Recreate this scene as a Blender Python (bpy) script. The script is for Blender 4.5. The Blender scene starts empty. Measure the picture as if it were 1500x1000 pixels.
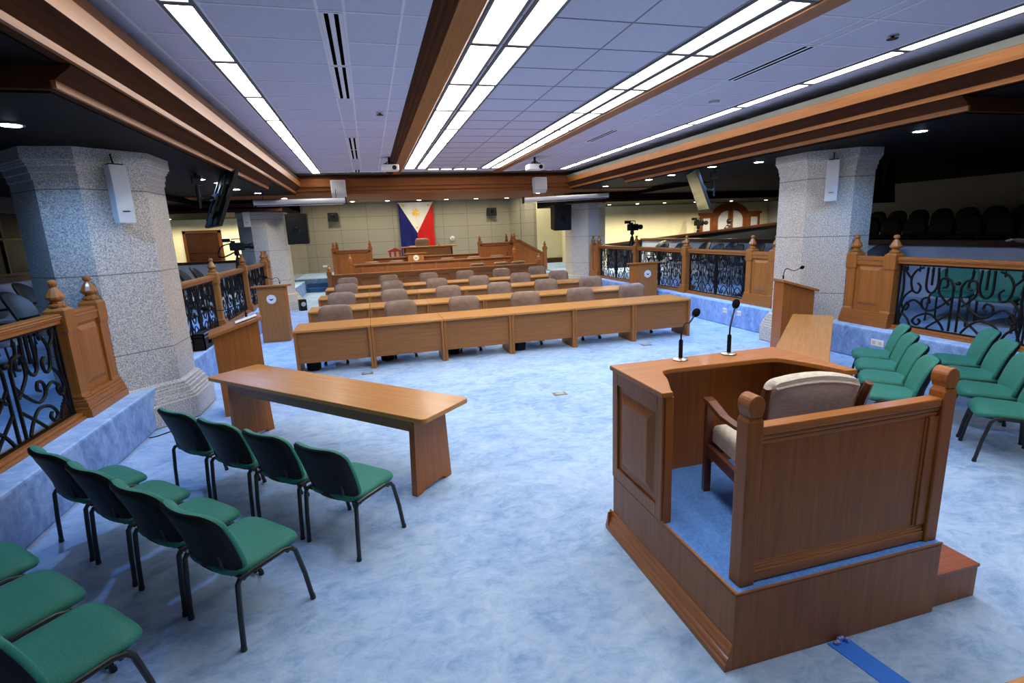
import bpy, math, random
from mathutils import Vector, Matrix
random.seed(7)
S = bpy.context.scene
C = S.collection
PI = math.pi
XC = 2.25                     # centre line of the hall
HC = 3.86                     # ceiling height
ZP = 0.48                     # height of the side platforms

# ------------------------------------------------------------------ mesh helpers
class MB:
    def __init__(s): s.v = []; s.f = []; s.m = []; s.M = Matrix.Identity(4); s.mi = 0
    def add(s, vs, fs, M=None):
        b = len(s.v); T = s.M @ M if M is not None else s.M
        s.v += [tuple(T @ Vector(p)) for p in vs]
        s.f += [tuple(b + i for i in f) for f in fs]; s.m += [s.mi] * len(fs)
        return s
    def box(s, x0, x1, y0, y1, z0, z1, M=None):
        return s.add([(x0,y0,z0),(x1,y0,z0),(x1,y1,z0),(x0,y1,z0),(x0,y0,z1),(x1,y0,z1),(x1,y1,z1),(x0,y1,z1)],
              [(0,3,2,1),(4,5,6,7),(0,1,5,4),(1,2,6,5),(2,3,7,6),(3,0,4,7)], M)
    def prism(s, poly, a, b, axis='z', M=None):
        """poly: 2-D outline; axis z: (x,y), axis x: (y,z), axis y: (x,z)"""
        n = len(poly)
        def P(p, t): return (p[0],p[1],t) if axis=='z' else ((t,p[0],p[1]) if axis=='x' else (p[0],t,p[1]))
        vs = [P(p,a) for p in poly] + [P(p,b) for p in poly]
        fs = [tuple(range(n-1,-1,-1)), tuple(range(n,2*n))] + [(i,(i+1)%n,n+(i+1)%n,n+i) for i in range(n)]
        return s.add(vs, fs, M)
    def loft(s, rings, cap=True, closed=True, M=None):
        n = len(rings[0]); vs = [p for r in rings for p in r]; fs = []
        for k in range(len(rings)-1):
            for i in range(n if closed else n-1):
                j = (i+1) % n; fs.append((k*n+i, k*n+j, (k+1)*n+j, (k+1)*n+i))
        if cap: fs += [tuple(range(n-1,-1,-1)), tuple(range((len(rings)-1)*n, len(rings)*n))]
        return s.add(vs, fs, M)
    def tube(s, pts, r, n=8, M=None, r2=None, cap=True):
        pts = [Vector(p) for p in pts]; rings = []; up = None
        for i, p in enumerate(pts):
            d = (pts[min(i+1,len(pts)-1)] - pts[max(i-1,0)]).normalized()
            if up is None:
                up = Vector((0,0,1)) if abs(d.z) < .9 else Vector((1,0,0))
            x = d.cross(up)
            if x.length < 1e-4: x = d.orthogonal()
            x.normalize(); up = x.cross(d).normalized()
            rr = r[i] if isinstance(r,(list,tuple)) else r
            ry = rr if r2 is None else r2
            rings.append([tuple(p + x*math.cos(2*PI*k/n)*rr + up*math.sin(2*PI*k/n)*ry) for k in range(n)])
        return s.loft(rings, cap, True, M)
    def lathe(s, prof, n=16, c=(0,0,0), M=None, axis='z'):
        rings = []
        for r, z in prof:
            ring = []
            for k in range(n):
                a = 2*PI*k/n; p = (r*math.cos(a), r*math.sin(a), z)
                if axis == 'y': p = (p[0], p[2], p[1])
                if axis == 'x': p = (p[2], p[0], p[1])
                ring.append((c[0]+p[0], c[1]+p[1], c[2]+p[2]))
            rings.append(ring)
        return s.loft(rings, True, True, M)
    def sphere(s, c, r, n=12, sz=1.0):
        return s.lathe([(max(1e-4, r*math.sin(PI*i/8)), -r*sz*math.cos(PI*i/8)) for i in range(9)], n, c)
    def pad(s, w, d, layers, r, deform=None, n=6, M=None):
        """rounded cushion: layers = [(inset, z)]; closed with a centre fan on both sides"""
        def outline(i):
            hw, hd = w/2-i, d/2-i; rr = max(min(r - i*.6, hw*.98, hd*.98), .004); o = []
            for cx, cy, a0 in ((hw-rr,hd-rr,0),(-hw+rr,hd-rr,PI/2),(-hw+rr,-hd+rr,PI),(hw-rr,-hd+rr,1.5*PI)):
                for k in range(n+1):
                    a = a0 + k*PI/2/n; o.append((cx+rr*math.cos(a), cy+rr*math.sin(a)))
            q = []
            for k in range(4):           # points along the straight sides too
                seg = o[k*(n+1):(k+1)*(n+1)]; nx = o[((k+1)*(n+1)) % len(o)]; q += seg
                q += [(seg[-1][0]+(nx[0]-seg[-1][0])*j/5, seg[-1][1]+(nx[1]-seg[-1][1])*j/5) for j in range(1,5)]
            return q
        D = deform or (lambda p: p)
        rings = [[D((x,y,z)) for x,y in outline(i)] for i,z in layers]
        m = len(rings[0]); last = rings[-1]; first = rings[0]
        for q in (.75,.5,.25):
            rings.append([D((x*q,y*q,layers[-1][1])) for x,y in outline(layers[-1][0])])
        pre = []
        for q in (.25,.6):
            pre.append([D((x*q,y*q,layers[0][1])) for x,y in outline(layers[0][0])])
        return s.loft(pre + rings, True, True, M)
    def obj(s, name, mat, parent=None, smooth=False, bevel=0, angle=40):
        me = bpy.data.meshes.new(name); me.from_pydata(s.v, [], s.f)
        mats = mat if isinstance(mat,(list,tuple)) else [mat]
        for mm in mats: me.materials.append(mm)
        if len(mats) > 1: me.polygons.foreach_set('material_index', s.m)
        if smooth:
            me.polygons.foreach_set('use_smooth', [True]*len(me.polygons))
            try: me.set_sharp_from_angle(angle=math.radians(angle))
            except Exception: pass
        me.validate(); me.update()
        o = bpy.data.objects.new(name, me); C.objects.link(o)
        if parent is not None: o.parent = parent
        if bevel:
            b = o.modifiers.new('edge', 'BEVEL'); b.width = bevel; b.segments = 2; b.limit_method = 'ANGLE'; b.angle_limit = math.radians(50)
        return o

def tag(o, label, cat, group=None):
    o['label'] = label; o['category'] = cat
    if group: o['group'] = group
    return o
def thing(name, label, cat, loc=(0,0,0), rz=0, group=None):
    o = bpy.data.objects.new(name, None); C.objects.link(o); o.empty_display_size = .1
    o.location = loc; o.rotation_euler = (0,0,rz)
    return tag(o, label, cat, group)
def struct(o, label=None):
    o['kind'] = 'structure'
    if label: o['label'] = label
    return o
def dup(root, loc, rz=None, label=None, group=None):
    r = root.copy(); C.objects.link(r); r.location = loc
    if rz is not None: r.rotation_euler = (0,0,rz)
    if label: r['label'] = label
    if group: r['group'] = group
    for ch in list(root.children):
        c = ch.copy(); C.objects.link(c); c.parent = r
        for g in list(ch.children):
            d = g.copy(); C.objects.link(d); d.parent = c
    return r
def spline(pts, n=6):
    pts = [Vector(p) for p in pts]; out = []
    for i in range(len(pts)-1):
        p0 = pts[max(i-1,0)]; p1 = pts[i]; p2 = pts[i+1]; p3 = pts[min(i+2,len(pts)-1)]
        for k in range(n):
            t = k/n
            out.append(.5*((2*p1)+(p2-p0)*t+(2*p0-5*p1+4*p2-p3)*t*t+(3*p1-p0-3*p2+p3)*t**3))
    out.append(pts[-1]); return out
ORD = ['first','second','third','fourth','fifth','sixth','seventh','eighth','ninth','tenth','eleventh','twelfth']

# ------------------------------------------------------------------ materials
def mat(name, col, rough=.5, metal=0, spec=.5, emit=None, est=0, coat=0):
    m = bpy.data.materials.new(name); m.use_nodes = True
    b = m.node_tree.nodes['Principled BSDF']
    b.inputs['Base Color'].default_value = (*col, 1); b.inputs['Roughness'].default_value = rough
    b.inputs['Metallic'].default_value = metal; b.inputs['Specular IOR Level'].default_value = spec
    if coat: b.inputs['Coat Weight'].default_value = coat; b.inputs['Coat Roughness'].default_value = .12
    if emit: b.inputs['Emission Color'].default_value = (*emit,1); b.inputs['Emission Strength'].default_value = est
    return m
def nodes(m): return m.node_tree.nodes, m.node_tree.links, m.node_tree.nodes['Principled BSDF']
def noise_mat(name, stops, scale=(1,1,1), nscale=5, detail=6, rough=.5, spec=.5, coat=0, bump=0, dist=0, rgh=.55):
    m = mat(name, stops[0][1], rough, 0, spec, coat=coat); N, L, b = nodes(m)
    tc = N.new('ShaderNodeTexCoord'); mp = N.new('ShaderNodeMapping'); mp.inputs['Scale'].default_value = scale
    nz = N.new('ShaderNodeTexNoise'); nz.inputs['Scale'].default_value = nscale; nz.inputs['Detail'].default_value = detail
    nz.inputs['Roughness'].default_value = rgh; nz.inputs['Distortion'].default_value = dist
    cr = N.new('ShaderNodeValToRGB'); e = cr.color_ramp.elements
    while len(e) < len(stops): e.new(.5)
    for k, (p, c) in enumerate(stops): e[k].position = p; e[k].color = (*c, 1)
    L.new(tc.outputs['Object'], mp.inputs['Vector']); L.new(mp.outputs['Vector'], nz.inputs['Vector'])
    L.new(nz.outputs['Fac'], cr.inputs['Fac']); L.new(cr.outputs['Color'], b.inputs['Base Color'])
    if bump:
        bp = N.new('ShaderNodeBump'); bp.inputs['Strength'].default_value = bump; bp.inputs['Distance'].default_value = .01
        L.new(nz.outputs['Fac'], bp.inputs['Height']); L.new(bp.outputs['Normal'], b.inputs['Normal'])
    return m
def wood(name, dark, lite, grain='z', rough=.35, coat=.25, k=1.0, spec=.4):
    sc = {'z':(28*k,28*k,1.2),'x':(1.2,28*k,28*k),'y':(28*k,1.2,28*k)}[grain]
    mid = tuple((a+b)/2 for a,b in zip(dark,lite))
    return noise_mat(name, [(.3,dark),(.5,mid),(.72,lite)], sc, 1.6, 7, rough, spec, coat, dist=.6, rgh=.6)

W_V  = wood('wood_veneer_upright', (.265,.080,.012), (.40,.134,.022), 'z', .42, .06)
W_X  = wood('wood_veneer_across', (.32,.110,.018), (.46,.170,.032), 'x', .4, .08)
W_Y  = wood('wood_veneer_along', (.30,.10,.022), (.45,.16,.038), 'y', .4, .1)
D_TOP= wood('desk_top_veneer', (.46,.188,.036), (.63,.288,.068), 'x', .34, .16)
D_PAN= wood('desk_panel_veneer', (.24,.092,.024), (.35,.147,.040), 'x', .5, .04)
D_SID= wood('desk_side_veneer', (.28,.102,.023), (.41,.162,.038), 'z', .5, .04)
R_W  = wood('railing_wood', (.26,.088,.016), (.39,.143,.029), 'z', .4, .12)
R_Y  = wood('railing_wood_along', (.26,.088,.016), (.39,.143,.030), 'y', .38, .12)
R_X  = wood('railing_wood_across', (.16,.052,.014), (.25,.088,.025), 'x', .4, .1)
ROS  = wood('rostrum_wood', (.20,.066,.017), (.31,.11,.030), 'z', .4, .1)
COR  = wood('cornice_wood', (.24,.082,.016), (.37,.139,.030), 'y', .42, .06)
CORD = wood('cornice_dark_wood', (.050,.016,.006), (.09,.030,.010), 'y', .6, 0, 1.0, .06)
CORX = wood('cornice_wood_across', (.17,.055,.016), (.27,.095,.028), 'x', .5, 0, 1.0, .1)
DKW  = wood('dark_stained_wood', (.030,.010,.005), (.06,.02,.009), 'z', .35, .2)
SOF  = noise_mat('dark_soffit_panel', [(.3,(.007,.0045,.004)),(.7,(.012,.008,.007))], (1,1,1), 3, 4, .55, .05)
CHW  = wood('armchair_wood', (.10,.028,.012), (.17,.05,.02), 'z', .35, .25)

def carpet(name, a, b_, c):
    m = mat(name, a, .95, 0, .1); N, L, b = nodes(m)
    tc = N.new('ShaderNodeTexCoord')
    n1 = N.new('ShaderNodeTexNoise'); n1.inputs['Scale'].default_value = 1.1; n1.inputs['Detail'].default_value = 9; n1.inputs['Roughness'].default_value = .72; n1.inputs['Distortion'].default_value = 1.2
    n2 = N.new('ShaderNodeTexNoise'); n2.inputs['Scale'].default_value = 7; n2.inputs['Detail'].default_value = 8; n2.inputs['Roughness'].default_value = .75; n2.inputs['Distortion'].default_value = .8
    mp = N.new('ShaderNodeMapping'); mp.inputs['Rotation'].default_value = (0,0,.6); mp.inputs['Scale'].default_value = (1,1.5,1)
    L.new(tc.outputs['Object'], mp.inputs['Vector'])
    L.new(mp.outputs['Vector'], n1.inputs['Vector']); L.new(mp.outputs['Vector'], n2.inputs['Vector'])
    ad = N.new('ShaderNodeMath'); ad.operation = 'MULTIPLY_ADD'; ad.inputs[1].default_value = .5
    hf = N.new('ShaderNodeMath'); hf.operation = 'MULTIPLY'; hf.inputs[1].default_value = .5
    L.new(n2.outputs['Fac'], ad.inputs[0]); L.new(n1.outputs['Fac'], hf.inputs[0]); L.new(hf.outputs[0], ad.inputs[2])
    cr = N.new('ShaderNodeValToRGB'); e = cr.color_ramp.elements; e.new(.5)
    for k,(p,col) in enumerate(((.34,c),(.49,b_),(.62,a))): e[k].position = p; e[k].color = (*col,1)
    L.new(ad.outputs[0], cr.inputs['Fac']); L.new(cr.outputs['Color'], b.inputs['Base Color'])
    n3 = N.new('ShaderNodeTexNoise'); n3.inputs['Scale'].default_value = 160; n3.inputs['Detail'].default_value = 2
    L.new(tc.outputs['Object'], n3.inputs['Vector'])
    bp = N.new('ShaderNodeBump'); bp.inputs['Strength'].default_value = .35; bp.inputs['Distance'].default_value = .006
    L.new(n3.outputs['Fac'], bp.inputs['Height']); L.new(bp.outputs['Normal'], b.inputs['Normal'])
    return m
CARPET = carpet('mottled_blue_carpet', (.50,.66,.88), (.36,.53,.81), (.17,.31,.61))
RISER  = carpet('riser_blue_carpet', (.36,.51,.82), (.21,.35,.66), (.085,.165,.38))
BLUEC  = noise_mat('bright_blue_carpet', [(.3,(.10,.27,.78)),(.7,(.17,.40,.95))], (1,1,1), 60, 4, .95, .1, bump=.3)
STEPC  = noise_mat('deep_blue_carpet', [(.3,(.03,.09,.26)),(.7,(.06,.15,.38))], (1,1,1), 20, 4, .95, .1)

def granite(name, a, b_, c, scale=95, rough=.28, tile=None, spec=.5):
    m = mat(name, a, rough, 0, spec); N, L, b = nodes(m)
    tc = N.new('ShaderNodeTexCoord'); n1 = N.new('ShaderNodeTexNoise'); n1.inputs['Scale'].default_value = scale; n1.inputs['Detail'].default_value = 3; n1.inputs['Roughness'].default_value = .7
    L.new(tc.outputs['Object'], n1.inputs['Vector'])
    cr = N.new('ShaderNodeValToRGB'); e = cr.color_ramp.elements; e.new(.5)
    for k,(p,col) in enumerate(((.36,c),(.5,b_),(.63,a))): e[k].position = p; e[k].color = (*col,1)
    L.new(n1.outputs['Fac'], cr.inputs['Fac']); out = cr.outputs['Color']
    if tile:
        sp = N.new('ShaderNodeSeparateXYZ'); L.new(tc.outputs['Object'], sp.inputs[0]); acc = None
        for ch, size in tile:
            d = N.new('ShaderNodeMath'); d.operation = 'DIVIDE'; d.inputs[1].default_value = size; L.new(sp.outputs[ch], d.inputs[0])
            fr = N.new('ShaderNodeMath'); fr.operation = 'FRACT'; L.new(d.outputs[0], fr.inputs[0])
            lt = N.new('ShaderNodeMath'); lt.operation = 'LESS_THAN'; lt.inputs[1].default_value = .012/size; L.new(fr.outputs[0], lt.inputs[0])
            if acc is None: acc = lt.outputs[0]
            else:
                mx = N.new('ShaderNodeMath'); mx.operation = 'MAXIMUM'; L.new(acc, mx.inputs[0]); L.new(lt.outputs[0], mx.inputs[1]); acc = mx.outputs[0]
        mix = N.new('ShaderNodeMix'); mix.data_type = 'RGBA'; L.new(acc, mix.inputs[0]); L.new(out, mix.inputs[6]); mix.inputs[7].default_value = (*[x*.35 for x in b_],1)
        out = mix.outputs[2]
    L.new(out, b.inputs['Base Color']); return m
PILLAR = granite('speckled_grey_granite', (.80,.74,.66), (.52,.495,.46), (.20,.20,.20), 85, .3, [('Z',.92)])
FARW   = granite('polished_olive_granite', (.37,.345,.275), (.30,.28,.225), (.235,.22,.175), 60, .1, [('X',1.25),('Z',.62)], .6)
CREAM  = noise_mat('cream_wall_paint', [(.3,(.70,.66,.44)),(.7,(.76,.72,.50))], (1,1,1), 2, 3, .8, .2)
LAV    = noise_mat('pale_blue_grey_wall_paint', [(.3,(.52,.57,.68)),(.7,(.58,.63,.74))], (1,1,1), 2, 3, .8, .2)
DARKW  = noise_mat('charcoal_wall_paint', [(.3,(.05,.052,.06)),(.7,(.07,.072,.08))], (1,1,1), 2, 3, .8, .2)
GREYW  = noise_mat('mid_grey_wall_paint', [(.3,(.36,.36,.37)),(.7,(.42,.42,.43))], (1,1,1), 2, 3, .8, .2)
GRIDD  = mat('ceiling_grid_dark_joint', (.26,.27,.33), .6)  # even dark grey of the joints between the middle tiles
NAVY   = mat('navy_parapet_cladding', (.012,.016,.026), .55)
TILE   = noise_mat('ceiling_tile', [(.35,(.57,.575,.70)),(.65,(.61,.615,.74))], (1,1,1), 40, 3, .9, .1, bump=.1)
GRID   = mat('ceiling_grid_metal', (.78,.79,.86), .5)
OLIVE  = mat('grey_green_cove_paint', (.16,.17,.15), .7)
LAMP   = mat('lamp_diffuser', (.9,.9,.9), .6, emit=(1,.95,.87), est=13)
LFRAME = mat('lamp_frame_grey', (.16,.16,.165), .6, spec=.1)
WHITEP = mat('white_painted_metal', (.62,.64,.66), .4)
WHITE  = mat('white_plastic', (.78,.78,.78), .5)
PAPER  = mat('white_paper', (.85,.85,.86), .8)
GREYP  = mat('light_grey_plastic', (.45,.46,.47), .5)
BLACK  = mat('black_plastic', (.008,.008,.009), .5, spec=.22)
FOAM   = mat('black_foam', (.008,.008,.008), 1, spec=.03)
BLKMET = mat('black_powder_coated_steel', (.010,.011,.013), .35)
IRON   = mat('black_wrought_iron', (.004,.0045,.006), .55, spec=.2)
SCREEN = mat('dark_glossy_screen', (.006,.009,.014), .12, spec=.6)
STEEL  = mat('brushed_steel', (.5,.5,.52), .3, 1)
SILVER = mat('silver_painted_metal', (.45,.45,.47), .35, .6)
GREEN  = noise_mat('green_fabric', [(.3,(.022,.165,.125)),(.7,(.034,.225,.175))], (1,1,1), 120, 3, .62, .35, bump=.08)
GREENR = noise_mat('green_fabric_back', [(.3,(.022,.165,.125)),(.7,(.034,.225,.175))], (1,1,1), 120, 3, .62, .35, bump=.08)  # backrest fabric, same green as the seat
LEATH  = noise_mat('taupe_leather', [(.3,(.175,.112,.078)),(.7,(.245,.165,.12))], (1,1,1), 9, 5, .42, .45, bump=.06)
LINEN  = noise_mat('cream_linen_fabric', [(.3,(.52,.46,.39)),(.7,(.72,.66,.58))], (14,14,70), 2.2, 5, .9, .2, bump=.15)
TAPEB  = mat('blue_masking_tape', (.03,.22,.92), .55)
SLOT   = mat('vent_slot_black', (.002,.002,.002), 1, spec=0)
RED    = mat('red_lacquered_wood', (.42,.045,.02), .4)
GLASSD = mat('dark_tinted_glass', (.004,.006,.010), .22, spec=.22)
FROST  = mat('frosted_white_glass', (.62,.66,.70), .5)
DLW    = mat('downlight_lens_cool', (.9,.9,.9), .4, emit=(.72,.86,1), est=45)
DLY    = mat('downlight_lens_warm', (.9,.9,.9), .4, emit=(1,.86,.62), est=28)
# ================================================================== THE SETTING
XL, XR = -2.64, 7.15          # risers of the side platforms
b = MB(); b.box(-12, 24, -5, 28, -.12, 0); struct(b.obj('floor', CARPET), 'pale blue mottled carpet floor of the hall')
def platform(name, x0, x1, y0, y1, z, label, top=CARPET):
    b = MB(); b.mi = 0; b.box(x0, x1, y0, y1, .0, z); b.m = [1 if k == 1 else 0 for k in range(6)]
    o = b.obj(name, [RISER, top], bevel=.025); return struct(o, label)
platform('floor_left', -12, XL, -5, 22.4, ZP, 'raised blue carpeted platform along the left side')
platform('floor_right', XR, 10.8, -5, 25, ZP, 'raised blue carpeted platform along the right side')
platform('floor_back', -12, XR, 23.3, 27.2, .5, 'raised blue carpeted floor in front of the flag wall')
b = MB()
for k in range(2): b.box(-2.62, -1.78, 22.5+.4*k, 23.3, .0+.1665*k, .1665*(k+1))
struct(b.obj('floor_steps', STEPC), 'short flight of deep blue carpeted steps at far left')
b = MB(); b.box(-1.78, -1.5, 22.45, 23.3, 0, .62); struct(b.obj('trim_steps', RISER), 'pale blue block beside the far steps')

# ---- pillars (octagonal, stepped base and capital)
def octa(cx, cy, ap, z):
    e = ap-.75; ax = .655+e; ay = .755+e; c = .455+e*.586
    return [(cx+x, cy+y, z) for x,y in ((ax,-ay+c),(ax,ay-c),(ax-c,ay),(-ax+c,ay),(-ax,ay-c),(-ax,-ay+c),(-ax+c,-ay),(ax-c,-ay))]
def pillar(cx, cy, label, top=3.3):
    b = MB()
    prof = [(.92,0),(.92,.27),(.90,.28),(.90,.31),(.875,.315),(.875,.345),(.85,.35),(.85,.40),(.825,.405),(.825,.435),(.80,.44),(.80,.47),(.76,.49),(.75,.50),
            (.75,2.86),(.765,2.87),(.765,2.93),(.78,2.94),(.78,3.0),(.80,3.01),(.80,3.03),(.815,3.035),(.815,3.055),(.83,3.06),(.83,top)]
    b.loft([octa(cx, cy, a, z) for a,z in prof]); struct(b.obj('pillar', PILLAR), label)
pillar(-3.105, 7.455, 'thick octagonal grey granite pillar at near left')
pillar(7.605, 7.455, 'thick octagonal grey granite pillar at near right')
pillar(-3.105, 17.8, 'octagonal granite pillar at far left of the desks')
pillar(7.605, 17.8, 'octagonal granite pillar at far right of the desks')

# ---- walls
b = MB(); b.box(-2.95, 7.25, 27, 27.2, .0, 4.6); struct(b.obj('wall_back', FARW), 'polished olive grey stone wall behind the flag')
b = MB(); b.prism([(7.25,27.2),(7.25,27),(7.6,25.3),(7.95,25.0),(8.1,25.0),(8.1,27.2)], 0, 4.6); struct(b.obj('wall_back_pier', FARW))
b = MB(); b.prism([(-2.95,27.2),(-2.95,27),(-3.2,26.6),(-4.4,26.6),(-4.4,27.2)], 0, 4.6); struct(b.obj('wall_back_return', FARW))
b = MB(); b.box(8.1, 9.6, 25, 25.2, 0, 4.6); struct(b.obj('wall_back_right', CREAM))
b = MB(); b.box(8.1, 9.6, 24.94, 25.0, .48, .72); struct(b.obj('baseboard_back', DKW))
b = MB(); b.box(9.4, 9.6, 20.9, 25, .48, 4.2); struct(b.obj('wall_right_return', CREAM))
b = MB(); b.box(8.6, 18.2, 20.7, 20.9, .3, 3.4); struct(b.obj('wall_right_far', CREAM), 'cream wall at the far end of the right gallery')
b = MB(); b.box(-10, -3.1, 21.2, 21.4, .3, 3.6); struct(b.obj('wall_left_far', CREAM), 'cream wall with a dark door at the far end of the left gallery')
b = MB(); b.box(-3.3, -3.1, 21.4, 27, .3, 4.4); struct(b.obj('wall_left_return', FARW))
b = MB(); b.box(-7.0, -6.8, -4.8, 21.2, .3, 1.56); struct(b.obj('wall_left', LAV), 'pale blue grey low wall behind the left gallery')
b = MB(); b.box(-7.02, -6.72, -4.8, 21.2, 1.56, 1.66); struct(b.obj('trim_left', DKW))
b = MB(); b.box(-7.0, -6.85, -4.8, 21.2, 2.95, 3.5); struct(b.obj('wall_left_upper', DARKW))
# dark glazed booths above the left low wall
for k, y in enumerate((-1.5, 2.0, 5.5, 9.0, 12.5, 16.0, 19.5)):
    w = bpy.data.objects.new('window_%d' % (k+1), None); C.objects.link(w); w.location = (-6.9, y, 1.66); w['kind'] = 'structure'
    f = MB(); f.box(-.05,.05,-1.75,-1.69,0,1.29).box(-.05,.05,1.69,1.75,0,1.29).box(-.05,.05,-1.69,1.69,0,.06).box(-.05,.05,-1.69,1.69,1.23,1.29).box(-.04,.04,-.03,.03,.06,1.23).box(-.04,.04,-1.69,1.69,.70,.74)
    f.obj('window_frame', DKW, w)
    MB().box(-.008,.008,-1.69,-.03,.06,.70).box(-.008,.008,.03,1.69,.06,.70).box(-.008,.008,-1.69,-.03,.74,1.23).box(-.008,.008,.03,1.69,.74,1.23).obj('window_pane', GLASSD, w)
b = MB(); b.box(-10, -9.8, -4.8, 21.2, .3, 3.6); struct(b.obj('wall_left_outer', DARKW))
# half wall closing the left gallery
b = MB(); b.box(-6.8, -3.6, 19.5, 19.62, ZP, 1.46); struct(b.obj('wall_left_half', LAV), 'pale blue grey half wall in front of the cream wall')
b = MB(); b.box(-6.8, -3.6, 19.44, 19.68, 1.46, 1.55); struct(b.obj('trim_left_half', DKW))
# right gallery
b = MB(); b.box(10.8, 10.95, -4.8, 19.4, .3, 1.52); struct(b.obj('wall_right', LAV), 'pale blue grey low wall behind the right gallery')
b = MB(); b.box(10.72, 11.0, -4.8, 19.4, 1.52, 1.63); struct(b.obj('trim_right', DKW))
b = MB(); b.prism([(10.95,.3),(10.95,.95),(13,.95),(13,1.15),(14.9,1.15),(14.9,1.32),(18.2,1.32),(18.2,.3)], -4.8, 19.4, 'y'); struct(b.obj('floor_gallery', NAVY), 'dark stepped floor of the upper right gallery')
b = MB(); b.box(18, 18.2, -4.8, 20.9, .3, 3.6); struct(b.obj('wall_right_outer', GREYW), 'dark wall behind the upper gallery seats')
b = MB(); b.prism([(9.3,ZP),(9.3,1.40),(18,2.0),(18,ZP)], 19.4, 19.55, 'y'); struct(b.obj('wall_right_parapet', NAVY), 'dark sloping parapet rising in front of the cream wall')
b = MB(); b.prism([(9.25,1.38),(9.25,1.47),(18,2.07),(18,1.98)], 19.34, 19.6, 'y'); struct(b.obj('trim_parapet', DKW))
b = MB(); b.box(-12, 24, -5, -4.8, 0, 4.4); struct(b.obj('wall_front', LAV))

# ---- door in the left cream wall
d = bpy.data.objects.new('door_1', None); C.objects.link(d); d.location = (-5.75, 21.2, ZP); d['kind'] = 'structure'; d['label'] = 'dark wooden panelled door in the left cream wall'
f = MB(); f.box(-.62,-.52,-.06,.02,0,2.10).box(.52,.62,-.06,.02,0,2.10).box(-.62,.62,-.06,.02,2.02,2.12); f.obj('door_frame', wood('door_frame_wood', (.065,.023,.007),(.10,.036,.011),'z', .5, 0, 1.0, .1), d)
f = MB(); f.box(-.52,.52,-.03,.01,0,2.02)
for x0,x1 in ((-.44,-.05),(.05,.44)):
    for z0,z1 in ((.12,.62),(.72,1.22),(1.32,1.9)): f.box(x0,x1,-.045,-.03,z0,z1)
f.obj('door_leaf', wood('door_wood', (.020,.0065,.0025), (.034,.011,.004), 'z', .5, 0, 1.0, .1), d, bevel=.008)
MB().sphere((.45,-.075,1.0), .03).obj('door_knob', STEEL, d, True)
# ---- arched double door in the right cream wall
d = bpy.data.objects.new('door_2', None); C.objects.link(d); d.location = (15.95, 20.7, 0); d.scale = (1.035,1,1.02); d['kind'] = 'structure'; d['label'] = 'arched wooden double door with frosted glass in the right cream wall'
def arch(r, zs, n=14): return [(r*math.cos(PI-PI*k/n), zs + r*.62*math.sin(PI*k/n)) for k in range(n+1)]
f = MB(); zs = 2.36; ro, ri = .92, .76; ao, ai = arch(ro, zs), arch(ri, zs-.02)
outer = [(-ro,.5)] + ao + [(ro,.5)]; inner = [(-ri,.5)] + ai + [(ri,.5)]
n = len(outer); vs = [(x,-.08,z) for x,z in outer] + [(x,-.08,z) for x,z in inner] + [(x,.0,z) for x,z in outer] + [(x,.0,z) for x,z in inner]
fs = []
for i in range(n-1): fs += [(i,i+1,n+i+1,n+i), (2*n+i,3*n+i,3*n+i+1,2*n+i+1), (i,2*n+i,2*n+i+1,i+1), (n+i,n+i+1,3*n+i+1,3*n+i)]
f.add(vs, fs); f.obj('door_frame', CORX, d)
for s in (-1, 1):
    f = MB(); pts = [(s*.02,.5)] + [(x,z) for x,z in (ai if s < 0 else ai[::-1]) if x*s > .02] ; pts = [(s*.76,.5)] + [(x,z) for x,z in (ai if s<0 else ai[::-1]) if x*s>.02] + [(s*.02, zs+.46), (s*.02,.5)]
    f.prism(pts, -.045, -.005, 'y'); f.obj('door_leaf', CORX, d)
    g = [(x*.66+s*.125, (z-.5)*.86+.60) for x,z in pts]; MB().prism(g, -.055, -.046, 'y').obj('door_pane', FROST, d)
    f = MB(); f.box(s*1.22-.30, s*1.22+.30, -.06, 0, .5, 2.42).box(s*1.22-.36, s*1.22+.36, -.1, 0, 2.42, 2.52); f.obj('side_panel', CORX, d)
    MB().box(s*1.22-.17, s*1.22+.17, -.07, -.061, .7, 2.28).obj('side_pane', FROST, d)

# ================================================================== CEILING
b = MB(); b.box(-2.9, 7.4, -5, 15.62, HC, HC+.15); struct(b.obj('ceiling', TILE), 'suspended lavender white tile ceiling over the hall')
b = MB(); b.box(-12, 24, 15.62, 28, 4.35, 4.5); struct(b.obj('ceiling_back', SOF))
# grid bars of the tile ceiling
b = MB(); zg = HC-.004
def yb(x, w=.022): b.box(x-w/2, x+w/2, -4.8, 15.3, zg, HC+.01)
for x in (-1.63,-1.31,-1.045,-.22,-.02,.42,4.42,4.58,5.515,5.785): yb(x)
bd = MB(); b_ = b; b = bd
for x in (1.655,2.377,3.10): yb(x, .014)
b = b_
k = -14
def xb(x0, x1, y, w=.02): b.box(x0, x1, y-w/2, y+w/2, zg-.001, HC+.01)
for k in range(-14, 17):
    y = 4.615+.666*k
    if y < 15.3: xb(-2.2, .62, y)
    y = 3.797+.666*k
    if y < 15.0: bd.box(1.05, 3.66, y-.006, y+.006, zg-.001, HC+.01)
    y = 4.69+1.27*k*.5
    if y < 15.2: xb(3.88, 6.4, y)
struct(b.obj('trim_1', GRID), 'pale metal grid bars of the tile ceiling'); struct(bd.obj('trim_2', GRIDD), 'dark joints between the middle ceiling tiles')
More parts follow.
